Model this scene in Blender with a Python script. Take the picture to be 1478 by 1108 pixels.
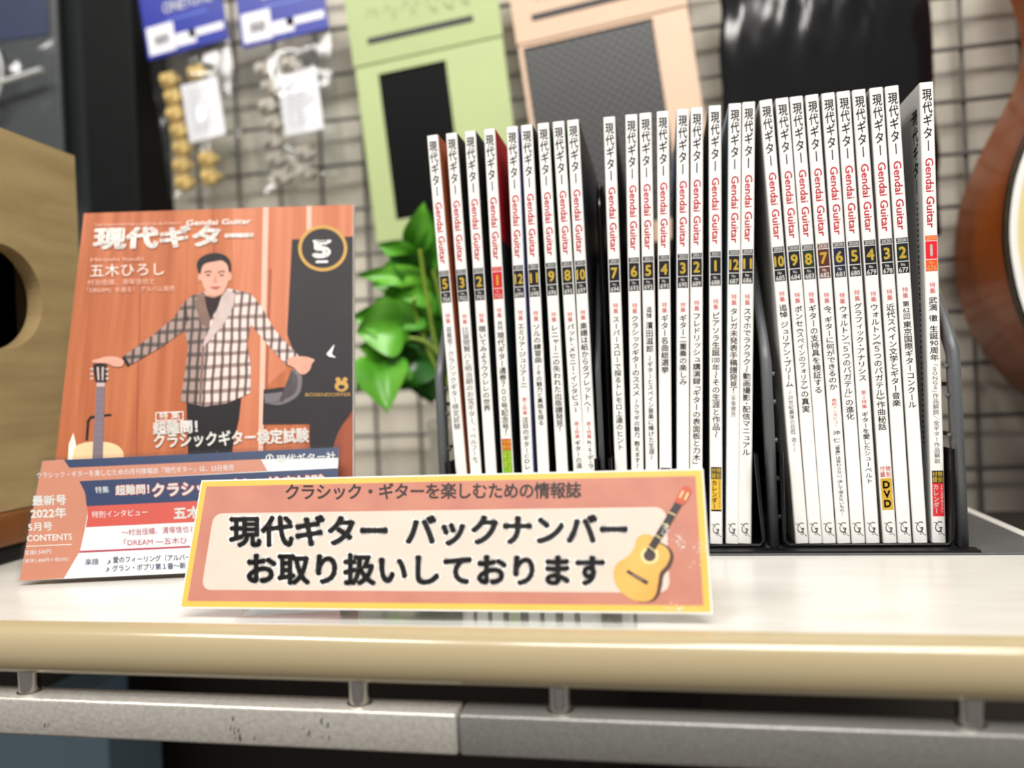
import bpy, bmesh, math, random
from mathutils import Vector, Matrix, Euler, noise

for o in list(bpy.data.objects):
    bpy.data.objects.remove(o)
SC = bpy.context.scene
COL = SC.collection
random.seed(4)

# ------------------------------------------------------------------ camera
FPX, RHO, PSI = 1110.0, math.radians(2.6), math.radians(10.8)
CAM = Vector((0, -.3115, .101))
RT = Vector((math.cos(PSI), math.sin(PSI), 0))
UP = Vector((0, 0, 1))
FW = Vector((-math.sin(PSI), math.cos(PSI), 0))
cx = RT * math.cos(RHO) - UP * math.sin(RHO)
cy = RT * math.sin(RHO) + UP * math.cos(RHO)
cd = bpy.data.cameras.new('camera')
cam = bpy.data.objects.new('camera', cd)
COL.objects.link(cam)
m3 = Matrix((cx, cy, -FW)).transposed()
cam.matrix_world = Matrix.Translation(CAM) @ m3.to_4x4()
cd.sensor_width = 36
cd.lens = FPX / 1478 * 36
cd.clip_start = .01
cd.dof.use_dof = True
cd.dof.focus_distance = .40
cd.dof.aperture_fstop = 3.7
SC.camera = cam

# ------------------------------------------------------------------ world, lamps, exposure
SC.view_settings.view_transform = 'Standard'
SC.view_settings.look = 'None'
SC.view_settings.gamma = 1
SC.view_settings.use_curve_mapping = False
SC.view_settings.exposure = 0
W = bpy.data.worlds.new('shop_air')
SC.world = W
W.use_nodes = True
W.node_tree.nodes['Background'].inputs[0].default_value = (1, .975, .94, 1)
W.node_tree.nodes['Background'].inputs[1].default_value = .24


def lamp(name, loc, target, power, sx, sy, col=(1, .965, .915)):
    l = bpy.data.lights.new(name, 'AREA')
    l.shape = 'RECTANGLE'
    l.size, l.size_y, l.energy, l.color = sx, sy, power, col
    o = bpy.data.objects.new(name, l)
    o.location = loc
    o.rotation_euler = (Vector(target) - Vector(loc)).to_track_quat('-Z', 'Y').to_euler()
    COL.objects.link(o)
    return o


lamp('ceiling_lamp', (.45, -.75, 1.75), (0, .15, 0), 15.5, .9, .16)
lamp('ceiling_lamp', (-1.0, -.95, 1.55), (0, .1, .1), 19, .9, .2)
lamp('ceiling_lamp', (.25, -1.5, 1.9), (0, .25, .12), 42, 1.6, .3)


# ------------------------------------------------------------------ picking real points along the camera's view
def ray(px, py):
    dx, dy = px - 739, py - 554
    r = dx * math.cos(RHO) - dy * math.sin(RHO)
    u = -dx * math.sin(RHO) - dy * math.cos(RHO)
    return FW * FPX + RT * r + UP * u


def at(px, py, Y):
    d = ray(px, py)
    return CAM + d * ((Y - CAM.y) / d.y)


def ground(px, py, z=0.0):
    d = ray(px, py)
    return CAM + d * ((z - CAM.z) / d.z)


# ------------------------------------------------------------------ materials
def lin(c):
    c = c / 255
    return c / 12.92 if c <= .04045 else ((c + .055) / 1.055) ** 2.4


def rgb(c):
    return (lin(c[0]), lin(c[1]), lin(c[2]), 1)


MATS = {}


def mat(name, c, rough=.5, metal=0, spec=.5, var=.04, scale=40, bump=0, coat=0, stretch=None, c2=None, detail=3):
    """procedural surface: two tones of one colour mixed by noise"""
    if name in MATS:
        return MATS[name]
    if name.startswith('cover_'):      # satin print
        rough, spec = .5, .22
    m = bpy.data.materials.new(name)
    m.use_nodes = True
    nt = m.node_tree
    b = nt.nodes['Principled BSDF']
    b.inputs['Roughness'].default_value = rough
    b.inputs['Metallic'].default_value = metal
    b.inputs['Specular IOR Level'].default_value = spec
    if coat:
        b.inputs['Coat Weight'].default_value = coat
        b.inputs['Coat Roughness'].default_value = .08
    tc = nt.nodes.new('ShaderNodeTexCoord')
    mp = nt.nodes.new('ShaderNodeMapping')
    if stretch:
        mp.inputs['Scale'].default_value = stretch
    nz = nt.nodes.new('ShaderNodeTexNoise')
    nz.inputs['Scale'].default_value = scale
    nz.inputs['Detail'].default_value = detail
    rp = nt.nodes.new('ShaderNodeValToRGB')
    a = rgb(c)
    e = rgb(c2) if c2 else tuple(min(1, max(0, v * (1 - var * 2))) for v in a[:3]) + (1,)
    rp.color_ramp.elements[0].color = e
    rp.color_ramp.elements[1].color = a
    rp.color_ramp.elements[0].position = .3
    rp.color_ramp.elements[1].position = .65
    nt.links.new(tc.outputs['Object'], mp.inputs[0])
    nt.links.new(mp.outputs[0], nz.inputs['Vector'])
    nt.links.new(nz.outputs['Fac'], rp.inputs[0])
    nt.links.new(rp.outputs[0], b.inputs['Base Color'])
    if bump:
        bp = nt.nodes.new('ShaderNodeBump')
        bp.inputs['Strength'].default_value = bump
        bp.inputs['Distance'].default_value = .002
        nt.links.new(nz.outputs['Fac'], bp.inputs['Height'])
        nt.links.new(bp.outputs[0], b.inputs['Normal'])
    MATS[name] = m
    return m


def clear(name, tint=(1, 1, 1), boost=.0, rough=.03):
    m = bpy.data.materials.new(name)
    m.use_nodes = True
    nt = m.node_tree
    nt.nodes.clear()
    out = nt.nodes.new('ShaderNodeOutputMaterial')
    mx = nt.nodes.new('ShaderNodeMixShader')
    tr = nt.nodes.new('ShaderNodeBsdfTransparent')
    tr.inputs[0].default_value = (*tint, 1)
    gl = nt.nodes.new('ShaderNodeBsdfGlossy')
    gl.inputs['Roughness'].default_value = rough
    fr = nt.nodes.new('ShaderNodeLayerWeight')      # Schlick: .04 + .96 (1 - cos)^5, the same on both faces
    fr.inputs[0].default_value = .5
    pw = nt.nodes.new('ShaderNodeMath')
    pw.operation = 'POWER'
    pw.inputs[1].default_value = 5
    ad = nt.nodes.new('ShaderNodeMath')
    ad.operation = 'MULTIPLY_ADD'
    ad.use_clamp = True
    ad.inputs[1].default_value = .9
    ad.inputs[2].default_value = .035 + boost
    nt.links.new(fr.outputs['Facing'], pw.inputs[0])
    nt.links.new(pw.outputs[0], ad.inputs[0])
    nt.links.new(ad.outputs[0], mx.inputs[0])
    nt.links.new(tr.outputs[0], mx.inputs[1])
    nt.links.new(gl.outputs[0], mx.inputs[2])
    nt.links.new(mx.outputs[0], out.inputs[0])
    MATS[name] = m
    return m


def checks(name, ca, cb, cc, sc):
    """woven plaid: two crossing sets of bands"""
    m = bpy.data.materials.new(name)
    m.use_nodes = True
    nt = m.node_tree
    b = nt.nodes['Principled BSDF']
    b.inputs['Roughness'].default_value = .5
    tc = nt.nodes.new('ShaderNodeTexCoord')
    fac = []
    for d, s in (('X', sc), ('Y', sc * .62)):
        w = nt.nodes.new('ShaderNodeTexWave')
        w.bands_direction = d
        w.inputs['Scale'].default_value = s
        w.inputs['Distortion'].default_value = 1.2
        w.inputs['Detail'].default_value = 1
        nt.links.new(tc.outputs['Object'], w.inputs['Vector'])
        fac.append(w)
    r1 = nt.nodes.new('ShaderNodeValToRGB')
    r1.color_ramp.elements[0].color = rgb(cb)
    r1.color_ramp.elements[1].color = rgb(ca)
    r1.color_ramp.elements[0].position = .15
    r1.color_ramp.elements[1].position = .45
    r2 = nt.nodes.new('ShaderNodeValToRGB')
    r2.color_ramp.elements[0].color = rgb(cc)
    r2.color_ramp.elements[1].color = (1, 1, 1, 1)
    r2.color_ramp.elements[0].position = .1
    r2.color_ramp.elements[1].position = .4
    nt.links.new(fac[0].outputs['Fac'], r1.inputs[0])
    nt.links.new(fac[1].outputs['Fac'], r2.inputs[0])
    mx = nt.nodes.new('ShaderNodeMix')
    mx.data_type = 'RGBA'
    mx.blend_type = 'MULTIPLY'
    mx.inputs[0].default_value = .9
    nt.links.new(r1.outputs[0], mx.inputs[6])
    nt.links.new(r2.outputs[0], mx.inputs[7])
    nt.links.new(mx.outputs[2], b.inputs['Base Color'])
    MATS[name] = m
    return m


PAPER = mat('white_paper', (250, 248, 244), .38, var=.01, spec=.4)
PAGES = mat('page_edges', (232, 228, 218), .8, var=.06, scale=900, stretch=(1, .02, .02))
INK = mat('black_ink', (24, 22, 30), .45, var=.05)
REDINK = mat('crimson_ink', (196, 40, 62), .45, var=.03)
TOKINK = mat('coral_ink', (232, 92, 92), .45, var=.03)
GREYINK = mat('grey_ink', (92, 90, 96), .45, var=.03)
NAVYBLK = mat('black_panel_ink', (22, 22, 32), .4, var=.05)
YELINK = mat('yellow_ink', (255, 216, 84), .4, var=.03)
WHITEINK = mat('white_ink', (248, 246, 240), .4, var=.01)
GREYROW = mat('grey_row_ink', (48, 48, 56), .4, var=.04)
COUNTER = mat('counter_laminate', (226, 224, 218), .28, var=.035, scale=14, c2=(216, 212, 204), stretch=(1, 5, 1))
NOSING = mat('beige_nosing', (184, 168, 132), .2, var=.02, scale=9, stretch=(1, 4, 4), spec=.6, coat=.4)
STEEL = mat('sanded_steel', (214, 210, 202), .33, metal=.45, var=.1, scale=500, bump=.1)
STEELD = mat('speckled_steel', (158, 156, 152), .33, metal=.45, var=.2, scale=1500, bump=.15)
CHROME = mat('bright_steel', (205, 200, 192), .2, metal=1, var=.05)
BLACKPL = mat('black_plastic', (22, 22, 23), .4, var=.1, spec=.25)
GREYPL = mat('dark_grey_plastic', (92, 95, 98), .38, var=.06)
BLACKMT = mat('black_metal', (16, 16, 17), .3, var=.1, spec=.3)
MATGREY = mat('dark_grey_mat', (92, 93, 94), .6, var=.1, scale=300)
CLEAR = clear('clear_acrylic', (.97, .98, .98))
BAGCLEAR = clear('clear_film', (.93, .94, .94), .015, .14)


# ------------------------------------------------------------------ mesh building
class MB:
    def __init__(s):
        s.v, s.f, s.mi, s.mats, s.sm = [], [], [], [], []

    def m(s, mt):
        if mt not in s.mats:
            s.mats.append(mt)
        return s.mats.index(mt)

    def add(s, vs, fs, mt, smooth=False):
        k = len(s.v)
        i = s.m(mt)
        s.v.extend(tuple(v) for v in vs)
        for f in fs:
            s.f.append([j + k for j in f])
            s.mi.append(i)
            s.sm.append(smooth)

    def box(s, a, b, mt, bev=0, seg=2, M=None):
        bm = bmesh.new()
        bmesh.ops.create_cube(bm, size=1)
        for v in bm.verts:
            v.co = Vector([(a[i] + b[i]) / 2 + v.co[i] * (b[i] - a[i]) for i in range(3)])
        if bev:
            bmesh.ops.bevel(bm, geom=bm.edges[:], offset=bev, segments=seg, profile=.5, affect='EDGES')
        s.bm(bm, mt, bool(bev) and seg > 2, M)

    def bm(s, bm, mt, smooth=False, M=None):
        bm.verts.index_update()
        vs = [(M @ v.co) if M else v.co.copy() for v in bm.verts]
        s.add(vs, [[v.index for v in f.verts] for f in bm.faces], mt, smooth)
        bm.free()

    def tube(s, pts, r, mt, n=8, cap=True):
        pts = [Vector(p) for p in pts]
        rs = r if isinstance(r, (list, tuple)) else [r] * len(pts)
        vs, fs = [], []
        up = None
        for i, p in enumerate(pts):
            t = (pts[min(i + 1, len(pts) - 1)] - pts[max(i - 1, 0)]).normalized()
            if up is None:
                up = Vector((0, 0, 1)) if abs(t.z) < .9 else Vector((1, 0, 0))
            a = t.cross(up).normalized()
            up = a.cross(t).normalized()
            for k in range(n):
                w = 2 * math.pi * k / n
                vs.append(p + (a * math.cos(w) + up * math.sin(w)) * rs[i])
        for i in range(len(pts) - 1):
            for k in range(n):
                k2 = (k + 1) % n
                fs.append([i * n + k, i * n + k2, (i + 1) * n + k2, (i + 1) * n + k])
        s.add(vs, fs, mt, True)
        if cap:
            e = (len(pts) - 1) * n
            s.add(vs[:n] + vs[e:e + n], [list(range(n))[::-1], [n + k for k in range(n)]], mt)

    def prism(s, pts, d, mt, side=None):
        """closed outline of 3D points pushed along d"""
        n = len(pts)
        d = Vector(d)
        a = [Vector(p) for p in pts]
        s.add(a + [p + d for p in a], [list(range(n)), [n + i for i in range(n)][::-1]], mt)
        s.add(a + [p + d for p in a], [[i, n + i, n + (i + 1) % n, (i + 1) % n] for i in range(n)], side or mt)

    def build(s, name, parent=None, loc=(0, 0, 0), rot=(0, 0, 0), M=None):
        me = bpy.data.meshes.new(name)
        me.from_pydata(s.v, [], s.f)
        for mt in s.mats:
            me.materials.append(mt)
        me.polygons.foreach_set('material_index', s.mi)
        me.polygons.foreach_set('use_smooth', s.sm)
        me.update()
        o = bpy.data.objects.new(name, me)
        COL.objects.link(o)
        if parent:
            o.parent = parent
        if M is not None:
            o.matrix_world = M
        else:
            o.location, o.rotation_euler = loc, rot
        return o


def tag(o, label=None, cat=None, group=None, kind=None):
    for k, v in (('label', label), ('category', cat), ('group', group), ('kind', kind)):
        if v:
            o[k] = v
    return o


def thing(name, label, cat, loc=(0, 0, 0), rot=(0, 0, 0), group=None, M=None):
    o = bpy.data.objects.new(name, None)
    o.empty_display_size = .02
    COL.objects.link(o)
    if M is not None:
        o.matrix_world = M
    else:
        o.location, o.rotation_euler = loc, rot
    return tag(o, label, cat, group)


def share(name, me, parent, loc=(0, 0, 0), label=None):
    o = bpy.data.objects.new(name, me)
    COL.objects.link(o)
    o.parent = parent
    o.location = loc
    return tag(o, label)


# ------------------------------------------------------------------ lettering
_cu = bpy.data.curves.new('lettering', 'FONT')
_co = bpy.data.objects.new('lettering', _cu)
GL = {}


def glyph(ch, off=0.0, res=3):
    if off > 0:                      # bolder: grow the outline evenly
        return outline(ch, off, 0.0, 2 if off < .03 else 3, 0)
    k = (ch, off, res)
    if k not in GL:
        if _co.name not in COL.objects:
            COL.objects.link(_co)
        _cu.body, _cu.resolution_u, _cu.offset = ch, res, off
        dg = bpy.context.evaluated_depsgraph_get()
        e = _co.evaluated_get(dg)
        me = e.to_mesh()
        GL[k] = ([(v.co.x, v.co.y) for v in me.vertices], [list(p.vertices) for p in me.polygons])
        e.to_mesh_clear()
    return GL[k]


def outline(ch, r, off=0.0, res=4, n=8):
    """the glyph grown by r with round corners"""
    k = (ch, off, res, 'o', r, n)
    if k in GL:
        return GL[k]
    vs, fs = glyph(ch, off, res)
    vs, fs = list(vs), list(fs)
    cnt = {}
    for f in fs:
        for i in range(len(f)):
            e = (f[i], f[(i + 1) % len(f)])
            cnt[tuple(sorted(e))] = cnt.get(tuple(sorted(e)), 0) + 1
    ed = [e for e, c in cnt.items() if c == 1]
    used = set()
    for a, b in ed:
        p, q = Vector(vs[a]), Vector(vs[b])
        d = q - p
        if d.length < 1e-6:
            continue
        nn = Vector((-d.y, d.x)).normalized() * r
        i = len(vs)
        vs += [tuple(p + nn), tuple(p - nn), tuple(q - nn), tuple(q + nn)]
        fs.append([i, i + 1, i + 2, i + 3])
        used |= {a, b}
    for a in used if n else ():
        i = len(vs)
        vs += [(vs[a][0] + r * math.cos(2 * math.pi * k2 / n), vs[a][1] + r * math.sin(2 * math.pi * k2 / n)) for k2 in range(n)]
        fs.append(list(range(i, i + n)))
    GL[k] = (vs, fs)
    return GL[k]


ROT = 'ー〜～（）「」『』《》─／―…“”'
SMALL = 'ッュォィャョァゥェ'


def vtext(mb, s, x, y0, y1, w, mt, mp, off=0.0, half=' '):
    """vertical lettering from y0 down to y1 (mm); [..] is set across in one cell"""
    cells = []
    i = 0
    while i < len(s):
        if s[i] == '[':
            j = s.index(']', i)
            cells.append(s[i + 1:j])
            i = j + 1
        else:
            cells.append(s[i])
            i += 1
    wt = [(.5 if c == ' ' else .62 if c in '・、「」《》（）『』！“”' else .85 if len(c) == 1 and (ord(c) < 128) else 1) for c in cells]
    pitch = (y1 - y0) / sum(wt)
    y = y0
    for c, q in zip(cells, wt):
        h = pitch
        yc = y + h * q / 2
        y += h * q
        if c == ' ':
            continue
        vs, fs = glyph(c, off)
        if len(c) > 1 or ord(c) < 128:
            xs = [p[0] for p in vs]
            ys = [p[1] for p in vs]
            bw, bh = max(xs) - min(xs), max(ys) - min(ys)
            sx = w * .92 / bw if len(c) > 1 else min(w * .72 / bw, w * 1.25)
            sy = h * .74 / bh if len(c) > 1 else h * .66 / bh
            pts = [(x + (p[0] - (min(xs) + max(xs)) / 2) * sx, yc - (p[1] - (min(ys) + max(ys)) / 2) * sy) for p in vs]
        else:
            pts = []
            for p in vs:
                a, b = p[0] - .5, p[1] - .38
                if c in ROT:
                    a, b = b, -a
                    if c in '「『《（':
                        b += .18
                    elif c in '」』》）':
                        b -= .18
                elif c in '、。':
                    a, b = a + .55, b + .55
                elif c in SMALL:
                    a, b = a + .1, b + .1
                elif c in '！':
                    a += .25
                pts.append((x + a * w, yc - b * h))
        mb.add([mp(*p) for p in pts], fs, mt)


def htext(mb, s, p0, p1, h, mt, mp, off=0.0, res=3, grow=0.0, slant=0.0, fit=True):
    """lettering along the base line p0-p1, letter height h (its em), stretched to fill the length"""
    vs, fs = outline(s, grow + off, 0.0, res) if grow else glyph(s, off, res)
    base, _ = glyph(s, 0.0, res)
    xs = [v[0] for v in base]
    x0, x1 = min(xs), max(xs)
    a, b = Vector(p0), Vector(p1)
    u = (b - a).normalized()
    n = Vector((u.y, -u.x))          # "up" in coordinates whose y runs down
    L = (b - a).length
    out = []
    for v in vs:
        q = a + u * ((v[0] - x0) / (x1 - x0) * L) + (n + u * slant) * (v[1] * h)
        out.append(mp(q.x, q.y))
    mb.add(out, fs, mt)


def plane_frame(O, yaw, lean):
    """axes of a leaning card: e1 along it, e2 up it, nrm towards the viewer"""
    e1 = Vector((math.cos(yaw), math.sin(yaw), 0))
    back = Vector((-math.sin(yaw), math.cos(yaw), 0))
    e2 = UP * math.cos(lean) + back * math.sin(lean)
    n = e1.cross(e2)                 # e1 x e2 points to the viewer's side
    M = Matrix((e1, e2, n)).transposed().to_4x4()
    M.translation = O
    Mi = M.inverted()

    def pick(px, py):
        d = ray(px, py)
        t = (Vector(O) - CAM).dot(n) / d.dot(n)
        q = Mi @ (CAM + d * t)
        return q.x, q.y
    return M, pick


def printer(pick, z):
    return lambda px, py: (*pick(px, py), z)


def poly(mb, pts, mt, mp):
    bm = bmesh.new()
    vs = [bm.verts.new(mp(*p)) for p in pts]
    bm.faces.new(vs)
    bmesh.ops.triangulate(bm, faces=bm.faces[:])
    bm.verts.index_update()
    mb.bm(bm, mt)


def smooth_loop(pts, n=6):
    """closed Catmull-Rom loop through points"""
    out = []
    k = len(pts)
    for i in range(k):
        p0, p1, p2, p3 = [Vector(pts[(i + j) % k]) for j in (-1, 0, 1, 2)]
        for t in [q / n for q in range(n)]:
            out.append(tuple(.5 * (2 * p1 + (p2 - p0) * t + (2 * p0 - 5 * p1 + 4 * p2 - p3) * t * t + (3 * p1 - p0 - 3 * p2 + p3) * t ** 3)))
    return out


def ell(x, y, rx, ry, n=32):
    return [(x + rx * math.cos(2 * math.pi * k / n), y + ry * math.sin(2 * math.pi * k / n)) for k in range(n)]


def ring(mb, x, y, rx, ry, t, mt, mp, n=40):
    a, b = ell(x, y, rx, ry, n), ell(x, y, rx - t, ry - t, n)
    mb.add([mp(*p) for p in a + b], [[i, (i + 1) % n, n + (i + 1) % n, n + i] for i in range(n)], mt)


def rrect(x0, y0, x1, y1, r, n=5):
    out = []
    for cx_, cy_, a in ((x1 - r, y1 - r, 0), (x0 + r, y1 - r, 90), (x0 + r, y0 + r, 180), (x1 - r, y0 + r, 270)):
        for k in range(n + 1):
            w = math.radians(a + 90 * k / n)
            out.append((cx_ + r * math.cos(w), cy_ + r * math.sin(w)))
    return out


# ================================================================== the setting
mb = MB()
mb.box((-1.6, .503, -.9), (1.5, .55, 1.6), mat('beige_wall', (214, 207, 192), .7, var=.03, scale=5))
tag(mb.build('wall_back'), kind='structure')
mb = MB()
mb.box((-1.6, -1.6, -.93), (1.5, .55, -.9), mat('shop_floor', (92, 78, 64), .5, var=.15, scale=6))
tag(mb.build('floor'), kind='structure')
mb = MB()
mb.box((-.612, .44, -.9), (-.548, .503, 1.6), mat('pillar_black', (15, 16, 17), .6, var=.1, spec=.15), .003)
tag(mb.build('trim_1'), kind='structure')
mb = MB()
mb.box((-.70, .462, -.9), (-.6125, .5025, 1.6), mat('pillar_slate', (48, 53, 55), .6, var=.06, spec=.2), .003)
tag(mb.build('trim_2'), kind='structure')

# ---- counter: white top, beige rounded nosing
ct = thing('display_counter', 'white counter top with a rounded glossy beige front edge', 'counter', (0, 0, 0))
mb = MB()
mb.box((-.9, .0, -.0225), (.2, .44, 0), COUNTER, .0004)
mb.build('counter_top', ct)
mb = MB()
prof = [(0, 0.0003)]
for k in range(13):
    w = math.radians(90 - 15 * k)
    prof.append((-.0018 - .0085 * math.cos(w) ** .8 if math.cos(w) > 0 else -.0018, -.0115 + .0112 * math.sin(w)))
prof += [(0, -.0226)]
n = len(prof)
vs = [(x, p[0], p[1]) for x in (-.9, .2) for p in prof]
mb.add(vs, [[i, n + i, n + i + 1, i + 1] for i in range(n - 1)], NOSING, True)
mb.add(vs, [list(range(n)), [n + i for i in range(n)][::-1], [0, n - 1, 2 * n - 1, n]], NOSING)
mb.build('front_nosing', ct)
mb = MB()
mb.box((.2002, .0, -.0225), (.2065, .44, .0015), mat('white_edge_strip', (246, 244, 238), .3, var=.01), .0008)
mb.build('end_strip', ct)

# ---- steel rails under the counter, with short posts carrying it
for nm, x0, x1, lab in (('left', -.9, -.0872, 'scuffed grey steel rail under the counter edge, left of the joint'),
                        ('right', -.0866, .2, 'speckled dark grey steel rail under the counter edge, right of the joint')):
    t = thing('support_rail', lab, 'rail', (x0, 0, -.05), group=None)
    mb = MB()
    mb.box((0, -.0085, 0), (x1 - x0, .006, .0173), STEEL if nm == 'left' else STEELD, .0016, 3)
    mb.build('bar', t)
    if nm == 'left':
        mb = MB()
        random.seed(9)
        sc_m = mat('scuff_mark', (96, 92, 86), .7, var=.1)
        for k in range(26):
            c = random.choice((.712, .714, .718, .722, .745, .748, .755, .62))
            px_, pz_ = c + random.uniform(-.002, .002), random.uniform(.003, .013)
            a = random.uniform(.0002, .0007)
            mb.add([(px_ - a, -.00855, pz_ - a * 2), (px_ + a * .5, -.00855, pz_ - a * 1.4), (px_ + a, -.00855, pz_ + a * 2), (px_ - a * .3, -.00855, pz_ + a * 1.5)], [[0, 1, 2, 3]], sc_m)
        tag(mb.build('scuff_marks', t), kind='stuff')
    for px_ in ((45, 520) if nm == 'left' else (808, 1398)):
        q = at(px_, 1005, .0)
        mb = MB()
        mb.tube([(q.x - x0, -.0005, .0168), (q.x - x0, -.0005, .0279)], .0047, CHROME, 20)
        mb.tube([(q.x - x0, -.0005, .0172), (q.x - x0, -.0005, .0178)], .0055, CHROME, 20)
        mb.build('post', t)

# ---- things seen in the dark under the counter
mb = MB()
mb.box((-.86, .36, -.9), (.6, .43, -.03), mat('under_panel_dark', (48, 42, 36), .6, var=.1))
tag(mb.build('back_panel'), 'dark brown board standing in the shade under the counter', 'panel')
mb = MB()
mb.box((-.625, .26, -.9), (-.47, .33, -.17), mat('pale_blue_board', (158, 190, 216), .5, var=.03), .002)
mb.prism([(-.55, .262, -.1699), (-.49, .262, -.1699), (-.49, .262, -.145), (-.535, .262, -.145)], (0, .05, 0), MATS['pale_blue_board'])
tag(mb.build('blue_box'), 'pale blue box standing under the left end of the counter', 'box')
mb = MB()
mb.box((-.03, .25, -.9), (.02, .34, -.1), BLACKPL, .002)
tag(mb.build('upright'), 'black upright under the counter, behind the right rail', 'upright')

# ---- grey mat on the right of the counter
mb = MB()
mb.box((-.145, .1306, 0.0001), (.1998, .36, .0012), MATGREY, .0003)
tag(mb.build('counter_mat'), 'dark grey mat under the book rack, reaching the right end of the counter', 'mat')

# ---- wire grid in front of the wall
WIRE = mat('grey_wire', (112, 110, 106), .35, metal=.4, var=.05)
mb = MB()
for k in range(-17, 15):
    x = .295 + .05 * k
    if x > -.53:
        mb.tube([(x, .486, -.4), (x, .486, .9)], .0021, WIRE, 8)
for k in range(-14, 11):
    z = .398 + .0495 * k
    mb.tube([(-.53, .4815, z), (.97, .4815, z)], .0022, WIRE, 8)
tag(mb.build('wire_grid'), 'grey wire grid panel standing in front of the beige wall', 'grid panel')

# ================================================================== the back numbers
SPY = .15          # plane of the spines
HT = .2545
TH = .0071
DEP = .182

SPINE = {}
# number, No., year, top (px,py), bottom (px,py), front colour, back colour, panel colour, text segments
CF = {}


def shade(c, c2=None):
    k = 'cover_%d_%d_%d' % c
    return mat(k, c, .35, var=.08, scale=25, c2=c2)


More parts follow.
